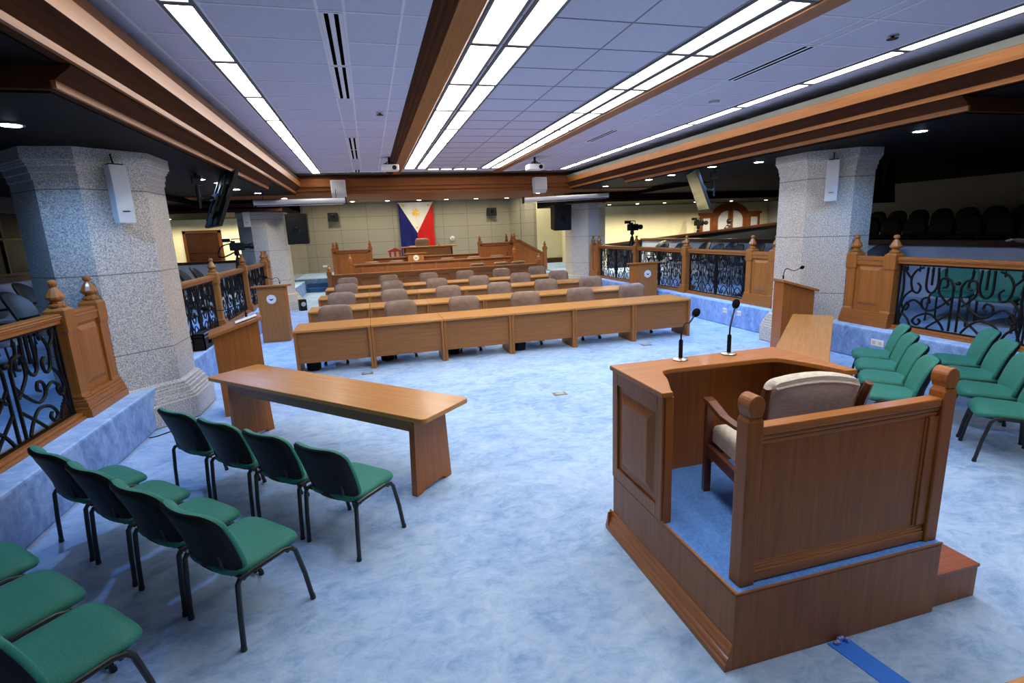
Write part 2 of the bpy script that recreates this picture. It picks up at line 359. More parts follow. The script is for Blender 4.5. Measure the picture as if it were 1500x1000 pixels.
# beams hanging under the ceiling
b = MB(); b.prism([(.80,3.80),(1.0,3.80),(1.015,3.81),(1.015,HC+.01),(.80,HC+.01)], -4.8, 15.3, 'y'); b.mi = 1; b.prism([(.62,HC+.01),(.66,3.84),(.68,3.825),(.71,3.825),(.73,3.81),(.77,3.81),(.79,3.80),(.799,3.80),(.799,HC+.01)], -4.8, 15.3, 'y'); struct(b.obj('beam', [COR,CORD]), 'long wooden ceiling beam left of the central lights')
b = MB(); b.prism([(3.665,HC+.01),(3.665,3.825),(3.69,3.82),(3.86,3.82),(3.88,3.83),(3.88,HC+.01)], -4.8, 15.3, 'y'); struct(b.obj('beam', COR), 'long wooden ceiling beam right of the central lights')
# stepped cornices down both sides
def cornice(sgn, x1, label):
    X = lambda d: x1 + sgn*d
    b = MB(); b.mi = 0
    xx = lambda a,c: (min(X(a),X(c)), max(X(a),X(c)))
    b.box(*xx(0,.04), -4.8, 15.6, 3.52, 3.65); b.box(*xx(.14,.17), -4.8, 15.6, 3.355, 3.405)
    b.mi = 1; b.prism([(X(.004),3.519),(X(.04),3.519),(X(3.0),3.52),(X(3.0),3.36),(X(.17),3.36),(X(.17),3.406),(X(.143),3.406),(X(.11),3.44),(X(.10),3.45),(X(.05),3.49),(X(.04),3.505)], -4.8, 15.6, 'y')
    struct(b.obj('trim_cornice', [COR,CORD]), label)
    b = MB(); b.box(*xx(0,3), -4.8, 15.6, 3.652, 3.73); struct(b.obj('trim_ledge', OLIVE if sgn > 0 else CORD))
    b = MB(); b.box(*xx(.29,.32), 4.4, 12.2, 3.205, 3.255); b.mi = 1
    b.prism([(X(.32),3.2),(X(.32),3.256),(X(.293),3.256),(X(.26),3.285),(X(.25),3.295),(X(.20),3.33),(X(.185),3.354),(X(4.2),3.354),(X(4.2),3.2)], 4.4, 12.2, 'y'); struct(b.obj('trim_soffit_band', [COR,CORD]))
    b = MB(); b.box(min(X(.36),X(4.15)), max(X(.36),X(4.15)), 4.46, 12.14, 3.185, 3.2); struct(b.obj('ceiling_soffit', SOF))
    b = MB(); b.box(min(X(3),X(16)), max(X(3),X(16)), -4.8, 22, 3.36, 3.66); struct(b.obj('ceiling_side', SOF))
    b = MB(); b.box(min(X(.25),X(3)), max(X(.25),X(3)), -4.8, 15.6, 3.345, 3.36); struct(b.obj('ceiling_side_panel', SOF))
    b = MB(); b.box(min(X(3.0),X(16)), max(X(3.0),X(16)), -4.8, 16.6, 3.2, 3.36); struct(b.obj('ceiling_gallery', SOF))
cornice(1, 6.0, 'stepped wooden cornice along the right side of the ceiling')
cornice(-1, -1.63, 'stepped wooden cornice along the left side of the ceiling')
b = MB(); b.prism([(15.42,3.72),(15.42,3.52),(15.5,3.5),(15.5,3.42),(15.58,3.40),(15.58,3.32),(16,3.30),(18.7,3.30),(18.7,4.36),(15.62,4.36),(15.62,3.72)], -4.5, 9.0, 'x'); struct(b.obj('trim_crossing', CORX), 'dark wooden cornice crossing the far end of the ceiling')
b = MB(); b.prism([(15.30,HC+.005),(15.30,3.83),(15.62,3.83),(15.62,HC+.005)], -2.0, 6.4, 'x'); struct(b.obj('trim_end', OLIVE))
for x0, x1, y1 in ((-10, -2.35, 21.2), (6.75, 18.2, 20.7)):
    b = MB(); b.box(x0, x1, 16.7, y1, 2.98, 3.4).box(x0, x1, 16.6, y1, 3.12, 3.4); struct(b.obj('ceiling_bulkhead', SOF))
    b = MB(); b.box(x0, x1, 16.66, 16.7, 2.97, 3.05).box(x0, x1, 16.56, 16.6, 3.12, 3.2); struct(b.obj('trim_bulkhead', DKW))

# ---- lamps in the ceiling
def lamp_proto(w, l):
    t = thing('ceiling_light', '', 'ceiling light')
    f = MB(); e = .030; z0, z1 = -.016, -.002
    f.box(-w/2,-w/2+e,-l/2,l/2,z0,z1).box(w/2-e,w/2,-l/2,l/2,z0,z1).box(-w/2+e,w/2-e,-l/2,-l/2+e,z0,z1).box(-w/2+e,w/2-e,l/2-e,l/2,z0,z1)
    f.obj('frame', LFRAME, t)
    MB().box(-w/2+e, w/2-e, -l/2+e, l/2-e, -.009, -.003).obj('diffuser', LAMP, t); return t
def lamp_row(x, w, y_end, pitch, n, where, group):
    p = lamp_proto(w, pitch-.008)
    for k in range(n):
        loc = (x, y_end-pitch*(k+.5), HC-.002); lab = 'ceiling lamp in the %s, %s from the flag end' % (where, ORD[k])
        if k == 0: p.location = loc; p['label'] = lab; p['group'] = group
        else: dup(p, loc, 0, lab)
lamp_row(-1.177, .245, 15.27, 1.332, 9, 'far left single row', 'lamps of the left single row')
lamp_row(1.205, .305, 14.453, 1.332, 10, 'left column beside the middle beam', 'lamps of the middle double row')
lamp_row(1.522, .265, 14.453, 1.332, 10, 'right column beside the middle beam', 'lamps of the middle double row')
lamp_row(3.245, .262, 14.453, 1.332, 11, 'left column beside the right beam', 'lamps of the right double row')
lamp_row(3.525, .262, 14.453, 1.332, 11, 'right column beside the right beam', 'lamps of the right double row')
lamp_row(5.65, .235, 14.85, 1.27, 11, 'far right single row', 'lamps of the right single row')
p = lamp_proto(.34, .26)
EX = [1.86, 2.21, 2.56, 2.91]
for k, x in enumerate(EX):
    lab = 'small lit ceiling panel at the far end, %s from the left' % ORD[k]
    if k == 0: p.location = (x, 14.62, HC-.002); p['label'] = lab; p['group'] = 'small end lamps'
    else: dup(p, (x, 14.62, HC-.002), 0, lab)
p = lamp_proto(.30, .07); xs = [-.86,-.54,-.22,.10,.42] + [4.05,4.37,4.69,5.01,5.33]
for k, x in enumerate(xs):
    lab = 'narrow sparkling lamp strip at the far ceiling edge, %s from the left' % ORD[k]
    if k == 0: p.location = (x, 15.18, HC-.002); p['label'] = lab; p['group'] = 'narrow lamp strips at the far edge'
    else: dup(p, (x, 15.18, HC-.002), 0, lab)
# ---- slot air diffusers
def vent(x, y0, y1, lab):
    t = thing('air_vent', lab, 'air vent', (x, (y0+y1)/2, HC-.004), 0, 'slot air vents in the ceiling'); h = (y1-y0)/2
    MB().box(-.085,.085,-h,h,-.005,.004).obj('frame', GRID, t); f = MB()
    for s in (-.038, .038): f.box(s-.017, s+.017, -h+.02, h-.02, -.008, -.0052)
    f.obj('slot', SLOT, t)
for k,(y0,y1) in enumerate(((4.63,5.93),(5.97,7.27),(9.98,11.28),(11.32,12.6),(14.6,15.2))): vent(-.12, y0, y1, 'long black slot vent in the left ceiling strip, %s from the camera end' % ORD[k])
for k,(y0,y1) in enumerate(((4.72,5.95),(9.1,10.3))): vent(4.5, y0, y1, 'black slot vent right of the right beam, %s from the camera end' % ORD[k])
# ---- sprinklers and detectors
def sprinkler(x, y, lab):
    t = thing('sprinkler', lab, 'sprinkler', (x, y, HC), 0, 'ceiling sprinklers')
    MB().lathe([(.05,-.006),(.055,-.002),(.05,0)], 16).obj('ceiling_plate', WHITEP, t, True)
    MB().lathe([(.012,-.03),(.014,-.02),(.012,-.004)], 10).lathe([(.05,-.034),(.052,-.03),(.01,-.028)], 12).obj('head', BLACK, t, True)
sprinkler(.32, 8.05, 'small black sprinkler head between the left vents and the beam')
sprinkler(5.12, 4.36, 'small black sprinkler head beside the far right lamps')
o = MB().lathe([(.04,-.045),(.07,-.035),(.075,-.01),(.075,0)], 18, (5.0,6.95,HC)).obj('smoke_detector', WHITEP, None, True); tag(o, 'small white round smoke detector near the right lamp row', 'smoke detector')
# ---- downlights: lens + ring + the spot of light they give
def downlight(x, y, z, lab, grp, warm=False, power=120, size=2.75, r=.075, light=True):
    t = thing('downlight', lab, 'downlight', (x, y, z), 0, grp)
    MB().lathe([(r+.022,-.006),(r+.025,-.002),(r+.02,.0)], 20).obj('ring', STEEL, t, True)
    MB().lathe([(r*.4,-.012),(r,-.0075),(r*.98,-.0062)], 20).obj('lens', DLY if warm else DLW, t, True)
    if light:
        l = bpy.data.lights.new('spot', 'SPOT'); l.energy = power; l.spot_size = size; l.spot_blend = .6; l.shadow_soft_size = .06
        l.color = (1,.86,.62) if warm else (.22,.48,1)
        lo = bpy.data.objects.new('lamp', l); C.objects.link(lo); lo.parent = t; lo.location = (0,0,-.03)
g = 'cool white downlights in the side soffits'
downlight(-2.81, 5.55, 3.185, 'bright cool downlight in the dark soffit before the near left pillar', g)
downlight(-2.60, 9.93, 3.185, 'cool downlight behind the left hanging television, nearest of three', g)
downlight(-2.46, 10.55, 3.185, 'cool downlight behind the left hanging television, middle of three', g)
downlight(-2.49, 11.9, 3.185, 'cool downlight behind the left hanging television, farthest of three', g)
downlight(6.95, 5.40, 3.185, 'bright cool downlight in the dark soffit before the near right pillar', g)
downlight(6.97, 8.32, 3.185, 'cool downlight in the soffit just beyond the near right pillar', g)
downlight(6.45, 8.95, 3.185, 'cool downlight in the right soffit above the right hanging television', g)
downlight(6.45, 10.35, 3.185, 'cool downlight in the right soffit, farther of the pair beyond the television', g)
downlight(6.45, 11.3, 3.185, 'cool downlight in the right soffit, farthest from the camera', g)
downlight(-2.62, 14.9, 3.345, 'cool downlight above the end of the left projection screen', g, power=160)
downlight(7.05, 14.9, 3.345, 'cool downlight above the end of the right projection screen', g, power=160)
g = 'warm downlights at the far end'
for r, y in enumerate((22.6, 25.2)):
    for k, x in enumerate((-1.6, .4, 2.4, 4.4, 6.2)): downlight(x, y, 4.35, 'warm downlight in the %s row over the rostrum, %s from the left' % (('front','rear')[r], ORD[k]), g, True, (120,230)[r], 2.6, .07)
for k, x in enumerate((-.4, .73, 1.79, 2.73, 3.78, 4.9)): downlight(x, 18.5, 3.30, 'warm downlight in the soffit before the flag wall, %s from the left' % ORD[k], g, True, 170, 2.7, .07)
for k, x in enumerate((-6.4,-5.15,-4.25,-3.4)): downlight(x, 20.2, 2.98, 'warm downlight before the left cream wall, %s from the left' % ORD[k], g, True, 130, 2.9, .06)
for k, x in enumerate((9.1,10.3,11.5,12.9,14.6,16.3)): downlight(x, 18.9, 2.98, 'warm downlight before the right cream wall, %s from the left' % ORD[k], g, True, 260, 2.9, .06)
downlight(5.4, 16.4, 3.30, 'warm downlight left of the far right pillar', g, True, 40)
downlight(-2.2, 16.3, 3.30, 'warm downlight right of the far left pillar', g, True, 40)
downlight(7.6, 24.0, 4.35, 'warm downlight over the gap beside the far right pillar', g, True, 220)
# ================================================================== BALUSTRADES ON THE SIDE PLATFORMS
FIN = [(.045,0),(.075,.01),(.075,.03),(.05,.045),(.045,.06),(.075,.085),(.078,.105),(.06,.14),(.035,.185),(.022,.205),(.034,.215),(.04,.235),(.036,.255),(.015,.268)]
def frame_panel(b, x0, x1, z0, z1, y, t=.02, s=1):
    """raised-and-fielded panel on the face y (s = direction of the face)"""
    w = .05
    for i, (q, dep) in enumerate(((0, 0),)): pass
    ya, yb_ = y, y + s*t
    o = [(x0,z0),(x1,z0),(x1,z1),(x0,z1)]; i_ = [(x0+w,z0+w),(x1-w,z0+w),(x1-w,z1-w),(x0+w,z1-w)]
    vs = [(x,ya,z) for x,z in o] + [(x,yb_,z) for x,z in i_]
    b.add(vs, [(0,1,5,4),(1,2,6,5),(2,3,7,6),(3,0,4,7),(4,5,6,7),(3,2,1,0)])
def pier(x, yc, L, label, rz=PI/2, z=ZP):
    t = thing('balustrade_pier', label, 'balustrade', (x, yc, z), rz, 'wooden balustrade piers by the pillars')
    h = L/2
    b = MB()
    for k,(ex,z0,z1) in enumerate(((.055,0,.08),(.045,.08,.11),(.035,.11,.16),(.025,.16,.19),(.012,.19,.22))): b.box(-h-ex*.35,h+ex*.35,-.085-ex,.085+ex,z0,z1)
    b.obj('base', R_Y, t, bevel=.005)
    b = MB(); b.box(-h+.15,h-.15,-.05,.05,.22,.98)
    for s in (-1,1): frame_panel(b, -h+.2, h-.2, .30, .90, s*.05, .025, s)
    b.obj('panel', R_W, t, bevel=.004)
    b = MB(); b.box(-h+.15,h-.15,-.075,.075,.93,1.0).box(-h+.15,h-.15,-.085,.085,1.0,1.025).box(-h+.15,h-.15,-.07,.07,1.025,1.06); b.obj('top_rail', R_Y, t, bevel=.006)
    for s in (-1,1):
        c = s*(h-.075); b = MB()
        b.loft([[(c+dx*a,dy*a,zz) for dx,dy in ((-1,-1),(1,-1),(1,1),(-1,1))] for a,zz in ((.085,.22),(.075,.25),(.075,.86),(.09,.885),(.09,1.09),(.075,1.105),(.06,1.12))])
        p = b.obj('post', R_W, t, bevel=.003)
        MB().lathe([(r, zz+1.115) for r,zz in FIN], 10, (c,0,0)).obj('finial', R_W, p, True, angle=25)
    return t
def newel(x, y, label, z=ZP):
    t = thing('newel_post', label, 'balustrade', (x, y, z), 0, 'single newel posts of the balustrade')
    b = MB()
    for ex,z0,z1 in ((.055,0,.10),(.04,.10,.14),(.02,.14,.18)): b.box(-.085-ex,.085+ex,-.085-ex,.085+ex,z0,z1)
    b.obj('base', R_W, t, bevel=.004)
    b = MB(); b.loft([[(dx*a,dy*a,zz) for dx,dy in ((-1,-1),(1,-1),(1,1),(-1,1))] for a,zz in ((.085,.18),(.075,.2),(.075,.88),(.092,.905),(.092,1.09),(.07,1.11),(.055,1.12))])
    b.obj('shaft', R_W, t, bevel=.003)
    MB().lathe([(r, zz+1.115) for r,zz in FIN], 10).obj('finial', R_W, t, True, angle=25); return t
HALF = [  # one half of the scrollwork motif, unit width 0..1 (mirrored), height 0..1
 [(.06,.02),(.06,.40),(.06,.70)], [(.06,.70),(.12,.80),(.20,.84),(.22,.96)],
 [(.10,.42),(.20,.50),(.30,.62),(.28,.80),(.18,.80),(.17,.70),(.23,.68)],
 [(.06,.55),(.20,.42),(.40,.30),(.55,.34),(.56,.46),(.47,.50),(.43,.43),(.48,.40)],
 [(.34,.98),(.33,.70),(.42,.58),(.52,.66),(.52,.98)], [(.43,.98),(.43,.70)],
 [(.60,.97),(.72,.92),(.80,.78),(.76,.60),(.66,.56),(.62,.66),(.68,.72)],
 [(.06,.30),(.20,.20),(.34,.10),(.44,.02)], [(.14,.02),(.24,.14),(.40,.24),(.60,.20),(.70,.10),(.62,.04),(.56,.10),(.60,.14)],
 [(.55,.36),(.72,.44),(.86,.34),(.92,.18),(.98,.02)], [(.76,.60),(.88,.50),(.94,.36),(.86,.26),(.80,.34),(.85,.39)],
 [(.80,.78),(.90,.88),(.95,.98)], [(.95,.02),(.97,.30),(.93,.62),(.97,.97)], [(.74,.02),(.80,.12),(.90,.20)],
]
def iron_rail(x, y0, y1, label, units, z=ZP, rad=.0155):
    L = y1-y0; t = thing('iron_railing', label, 'railing', (x, (y0+y1)/2, z), PI/2, 'wrought iron railings of the side galleries')
    b = MB(); b.box(-L/2,L/2,-.065,.065,1.01,1.03).box(-L/2,L/2,-.05,.05,.97,1.01).box(-L/2,L/2,-.075,.075,1.03,1.045).box(-L/2,L/2,-.06,.06,1.045,1.065); b.obj('top_rail', R_Y, t, bevel=.006)
    b = MB(); b.box(-L/2,L/2,-.09,.09,0,.03).box(-L/2,L/2,-.065,.065,.03,.065); b.obj('bottom_rail', R_Y, t, bevel=.005)
    w = L/units; zb, zt = .075, .955
    for u in range(units):
        cx = -L/2 + w*(u+.5); b = MB()
        b.box(cx-w/2,cx+w/2,-.011,.011,zb-.015,zb+.008).box(cx-w/2,cx+w/2,-.011,.011,zt-.008,zt+.02)
        for s in (-1,1):
            b.box(cx+s*(w/2-.02)-.009, cx+s*(w/2-.02)+.009, -.009,.009,zb,zt)
            for c in HALF:
                b.tube([(cx+s*p.x*w*.48, 0, zb+p.y*(zt-zb)) for p in spline([(q[0],q[1],0) for q in c], 5)], rad, 5)
            for k in range(4): 
                q = cx+s*w*(.10+.11*k); b.lathe([(.003,.86),(.017,.885),(.006,.955)], 6, (q,0,0))
        b.lathe([(.02,.72),(.035,.745),(.02,.77)], 8, (cx,0,0))
        b.obj('scrollwork', IRON, t, True)
    return t
RL, RR = -2.98, 7.48
pier(RL, 6.29, .79, 'carved wooden pier with two finials before the near left pillar')
pier(RR, 6.29, .79, 'carved wooden pier with two finials before the near right pillar')
pier(RL, 8.64, .80, 'carved wooden pier just beyond the near left pillar')
pier(RR, 8.64, .80, 'carved wooden pier just beyond the near right pillar')
pier(RL, 16.55, .62, 'narrow wooden pier before the far left pillar')
pier(RR, 16.55, .62, 'narrow wooden pier before the far right pillar')
pier(RL, 19.0, .62, 'narrow wooden pier beyond the far left pillar')
for x, s in ((RL,'left'),(RR,'right')):
    newel(x, 11.25, 'wooden newel post on the %s platform, nearer of two' % s)
    newel(x, 13.75, 'wooden newel post on the %s platform, farther of two' % s)
    iron_rail(x, 1.0, 5.87, 'black iron scroll railing in front of the near %s pillar' % s, 3)
    iron_rail(x, 9.07, 11.10, 'black iron scroll railing on the %s just beyond the near pillar' % s, 2, ZP, .0105)
    iron_rail(x, 11.40, 13.60, 'black iron scroll railing on the %s between the two newel posts' % s, 2, ZP, .0105)
    iron_rail(x, 13.90, 16.21, 'black iron scroll railing on the %s farthest from the camera' % s, 2, ZP, .0105)
# wall outlets on the right riser
def outlet(y, z, w, lab):
    t = thing('wall_outlet', lab, 'outlet', (XR, y, z), 0, 'outlets on the right riser')
    MB().box(-.012,.0,-w/2,w/2,-.05,.05).obj('plate', WHITE, t, bevel=.004); f = MB()
    for s in (-.25,.25): f.box(-.016,-.0125,s*w-.022,s*w+.022,-.024,.024)
    f.obj('socket', noise_mat('ivory_plastic', [(.3,(.60,.50,.33)),(.7,(.66,.55,.38))]), t)
outlet(9.29, .315, .13, 'white wall outlet on the right riser, farthest of three')
outlet(8.85, .315, .13, 'white wall outlet on the right riser, middle of three')
outlet(5.82, .30, .20, 'wide white wall outlet on the riser beside the green chairs')

# ================================================================== DESKS AND LEATHER CHAIRS
def desk_proto(w):
    t = thing('desk', '', 'desk'); h = w/2
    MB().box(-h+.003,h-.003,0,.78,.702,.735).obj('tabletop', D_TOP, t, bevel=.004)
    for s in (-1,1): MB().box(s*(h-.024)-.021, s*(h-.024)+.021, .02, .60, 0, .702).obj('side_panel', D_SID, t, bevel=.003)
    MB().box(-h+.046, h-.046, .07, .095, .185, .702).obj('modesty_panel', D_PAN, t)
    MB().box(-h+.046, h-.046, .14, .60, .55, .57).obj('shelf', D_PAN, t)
    return t
def leather_chair():
    t = thing('swivel_chair', '', 'chair')
    def bk(p):
        x, y, z = p; q = y*.98
        return (x*(1-.03*(q/.28)), -z + .05*(x/.29)**2*-1 + q*.17, 0.0+q+.0)
    b = MB(); b.pad(.59,.56,[(.05,-.055),(.02,-.045),(.0,-.02),(0,.02),(.02,.045),(.06,.06),(.13,.068)], .11, lambda p: (bk(p)[0], .25+bk(p)[1], .70+bk(p)[2]), 6)
    b.obj('backrest', LEATH, t, True, angle=60)
    b = MB(); b.pad(.54,.52,[(.03,-.04),(.005,-.03),(0,0),(.01,.03),(.04,.045),(.1,.052)], .10, lambda p: (p[0], p[1]-.02, .46+p[2]), 5); b.obj('seat', LEATH, t, True, angle=60)
    for s in (-1,1):
        MB().tube([(s*.25,.10,.43),(s*.30,.10,.46),(s*.305,.08,.60),(s*.30,.0,.635),(s*.30,-.16,.63)], .018, 8).obj('armrest', BLACK, t, True)
    MB().lathe([(.03,.10),(.03,.28),(.02,.285),(.02,.42),(.09,.425),(.09,.44)], 12).obj('column', BLACK, t, True)
    b = MB()
    for k in range(5):
        a = 2*PI*k/5+.3; b.tube([(0,0,.115),(.17*math.cos(a),.17*math.sin(a),.10),(.31*math.cos(a),.31*math.sin(a),.075)], [.03,.026,.02], 8)
    b.obj('base', BLACK, t, True)
    for k in range(5):
        a = 2*PI*k/5+.3; b = MB(); c = (.31*math.cos(a), .31*math.sin(a), .03)
        b.lathe([(.008,-.024),(.03,-.022),(.03,-.006),(.012,-.004),(.012,.004),(.03,.006),(.03,.022),(.008,.024)], 12, c, axis='x').lathe([(.012,.03),(.012,.075)], 8, (c[0],c[1],0))
        b.obj('caster', BLACK, t, True)
    return t
DW = 1.195; X0 = -1.30
ROWY = [8.62, 10.80, 13.02, 15.15]
ROWN = ['front row', 'second row', 'third row', 'back row']
POS = ['leftmost', 'second from the left', 'third from the left', 'third from the right', 'second from the right', 'rightmost']
dp = desk_proto(DW); cp = leather_chair(); first = True
for r in range(4):
    for k in range(6):
        x = X0+DW*(k+.5); y = ROWY[r]
        dl = 'brown wooden desk, %s in the %s of desks' % (POS[k], ROWN[r]); cl = 'taupe leather swivel chair, %s in the %s of chairs' % (POS[k], ROWN[r])
        jx = random.uniform(-.03,.03); rz = random.uniform(-.10,.10); cy = y+.80+random.uniform(-.03,.03)
        cx = X0 + .60 + k*1.177 + jx
        if first:
            dp.location = (x,y,0); dp['label'] = dl; dp['group'] = 'wooden desks in four rows'
            cp.location = (cx,cy,0); cp.rotation_euler = (0,0,rz); cp['label'] = cl; cp['group'] = 'leather chairs behind the desks'; first = False
        else: dup(dp, (x,y,0), 0, dl); dup(cp, (cx,cy,0), rz, cl)
# waste bins under the front desks
b0 = None
for k, (x,y) in enumerate(((-1.08,9.0),(.13,9.2),(1.31,9.2),(2.50,8.95))):
    lab = 'black waste bin under the front desks, %s from the left' % ORD[k]
    if b0 is None:
        b0 = thing('waste_bin', lab, 'waste bin', (x,y,0), 0, 'waste bins under the front row')
        MB().lathe([(.105,0),(.11,.005),(.135,.30),(.128,.30),(.10,.012),(.02,.01)], 20).obj('bucket', BLACK, b0, True)
        MB().lathe([(.134,.295),(.142,.298),(.142,.31),(.13,.31)], 20).obj('rim', BLACK, b0, True)
    else: dup(b0, (x,y,0), 0, lab)
# floor boxes in the carpet
for x,y,lab in ((-.22,8.35,'small brown floor socket plate in the carpet before the front desks'),(4.73,8.29,'small grey floor socket plate right of centre before the front desks'),(2.26,6.19,'small floor socket plate in the middle of the open carpet')):
    t = thing('floor_socket', lab, 'floor socket', (x,y,0), 0, 'floor sockets in the carpet')
    MB().box(-.09,.09,-.06,.06,0,.008).obj('plate', mat('worn_brass_plate', (.22,.19,.17), .5), t, bevel=.003); MB().box(-.05,.05,-.03,.03,.008,.011).obj('flap', GREYP, t)

# ================================================================== LECTERNS AND FRONT TABLES
def mic_on(parent_loc, rz, label, L1=.12, reach=.26, rise=.16, disc=True, group=None):
    t = thing('gooseneck_microphone', label, 'microphone', parent_loc, rz, group)
    if disc: MB().lathe([(.05,0),(.052,.004),(.045,.010),(.02,.014)], 20).obj('base', STEEL, t, True)
    MB().lathe([(.014,.0 if not disc else .012),(.014,L1),(.010,L1+.01)], 12).obj('stem', BLACK, t, True)
    pts = spline([(0,0,L1),(0,.01,L1+.06),(0,.06,L1+.11),(0,reach*.6,L1+rise*.85),(0,reach,L1+rise+.02)], 6)
    MB().tube(pts, .006, 8).obj('gooseneck', BLACK, t, True)
    d = (pts[-1]-pts[-2]).normalized(); c = pts[-1]
    MB().tube([c-d*.01, c, c+d*.02, c+d*.045, c+d*.065, c+d*.075], [.008,.017,.026,.027,.019,.006], 12).obj('windscreen', FOAM, t, True)
    return t
def emblem(parent, c, r, name='emblem'):
    """round white seal with a dark spread-wing mark, facing local -y"""
    e = MB().lathe([(r,-.012),(r,0)], 32, c, axis='y').obj(name, WHITE, parent)
    ring = MB(); n = 32; ring.add([(c[0]+q*r*math.cos(2*PI*k/n), c[1]-.0126, c[2]+q*r*math.sin(2*PI*k/n)) for q in (.80,.84) for k in range(n)], [(k,(k+1)%n,n+(k+1)%n,n+k) for k in range(n)]); ring.obj('ring', GREYP, e)
    w = [(-.46,.14),(-.40,.20),(-.22,.02),(-.10,-.02),(0,.10),(.10,-.02),(.22,.02),(.40,.20),(.46,.14),(.30,-.14),(.12,-.27),(0,-.30),(-.12,-.27),(-.30,-.14)]
    MB().prism([(c[0]+x*r, c[2]+z*r) for x,z in w], c[1]-.016, c[1]-.0122, 'y').obj('wing_mark', BLACK, e)
def lectern(loc, rz, label, w, d, h, emb=False, tilt=.12, over=.07, cat='lectern', ez=.27):
    """front faces local -y"""
    t = thing('lectern', label, cat, loc, rz)
    b = MB(); b.prism([(-d/2,0),(d/2,0),(d/2,h+tilt*.5-.03),(-d/2,h-tilt*.5-.03)], -w/2, w/2, 'x'); b.obj('body', W_V if not emb else D_SID, t, bevel=.004)
    sl = tilt/d
    b = MB(); y0, y1 = -d/2-over*.6, d/2+over*.6
    b.prism([(y0,h-tilt*.5+sl*(y0+d/2)-.028),(y1,h-tilt*.5+sl*(y1+d/2)-.028),(y1,h-tilt*.5+sl*(y1+d/2)+.012),(y0,h-tilt*.5+sl*(y0+d/2)+.012)], -w/2-over, w/2+over, 'x'); b.obj('reading_top', W_X, t, bevel=.006)
    if emb: emblem(t, (0,-d/2-.001,h-ez), .095 if ez > .2 else .11)
    return t
lectern((-2.11,12.1,0), 0, 'brown lectern with a round white seal beside the left platform', .54, .45, 1.20, True, -.03, .09)
lectern((6.78,12.1,0), 0, 'brown lectern with a round white seal beside the right railing', .56, .45, 1.20, True, -.03, .06)
mic_on((-1.95,12.16,1.225), 2.0, 'thin gooseneck microphone on the left lectern with the seal', .03, .24, .10, False)

def front_table(pts_near, label, w):
    """pts: centre of the near end, centre of the far end (plan)"""
    (xa,ya),(xb_,yb_) = pts_near; L = math.hypot(xb_-xa, yb_-ya); rz = math.atan2(yb_-ya, xb_-xa)
    t = thing('table', label, 'table', ((xa+xb_)/2,(ya+yb_)/2,0), rz, 'long front tables')
    h = L/2
    tx = wood('table_top_veneer', (.40,.160,.033), (.55,.257,.06), 'x', .34, .06)
    r = .05; o = []
    for cx,cy,a0 in ((h-r,w-r,0),(-h+r,w-r,PI/2),(-h+r,-w+r,PI),(h-r,-w+r,1.5*PI)):
        for k in range(6): a = a0+PI/2*k/5; o.append((cx+r*math.cos(a), cy+r*math.sin(a)))
    MB().prism(o, .70, .74).obj('tabletop', tx, t, bevel=.006)
    b = MB(); b.prism([(-w+.11,.56),(w-.11,.56),(w-.08,.70),(-w+.08,.70)], -h+.22, h-.22, 'x'); b.obj('apron', D_PAN, t)
    b = MB(); b.box(-h+.26,h-.26,-.20,-.17,.47,.56); b.obj('rail', D_PAN, t)
    for s in (-1,1):
        c = s*(h-.23); b = MB(); a = .03
        b.prism([(-.235,0),(-.16,0),(-.12,.03),(.12,.03),(.16,0),(.235,0),(.20,.70),(-.20,.70)], c-a, c+a, 'x'); b.obj('leg', W_V, t, bevel=.004)
    return t
front_table(((.50,4.06),(-1.61,6.26)), 'long wooden table just beyond the left rows of green chairs', .305)
front_table(((4.04,4.10),(6.30,6.19)), 'long wooden table running from the witness stand to the right pillar', .265)
lectern((-1.735,7.14,0), -PI*75/180, 'plain brown lectern with papers at the far end of the left table', .36, .52, 1.13, False, .15, .07)
lectern((6.51,6.805,0), PI*75/180, 'plain brown lectern at the far end of the right table', .30, .50, 1.13, False, .15, .06)
q = thing('document', 'white sheets of paper lying on the plain left lectern', 'paper', (-1.60,7.15,1.19), -PI*75/180)
MB().box(-.10,.10,-.13,.13,0,.004).obj('sheet', PAPER, q); MB().box(-.09,.11,-.12,.12,.004,.007).obj('sheet', PAPER, q)
q.rotation_euler = (.28,0,-PI*75/180)
mic_on((-1.62,7.28,1.20), 1.75, 'black gooseneck microphone on the plain left lectern', .05, .42, .07, False)
mic_on((6.30,6.82,1.222), -PI/2+.1, 'black gooseneck microphone on the plain right lectern', .05, .36, .08, False)
# strip of a further table at the bottom right
t = thing('table', 'corner of another wooden table at the bottom right edge', 'table', (3.1,.50,0), 0)
MB().box(-1.35,1.35,-.4,.4,.70,.735).obj('tabletop', D_TOP, t, bevel=.006)
for s in (-1,1): MB().box(s*1.2-.03,s*1.2+.03,-.3,.3,0,.70).obj('leg', D_SID, t)
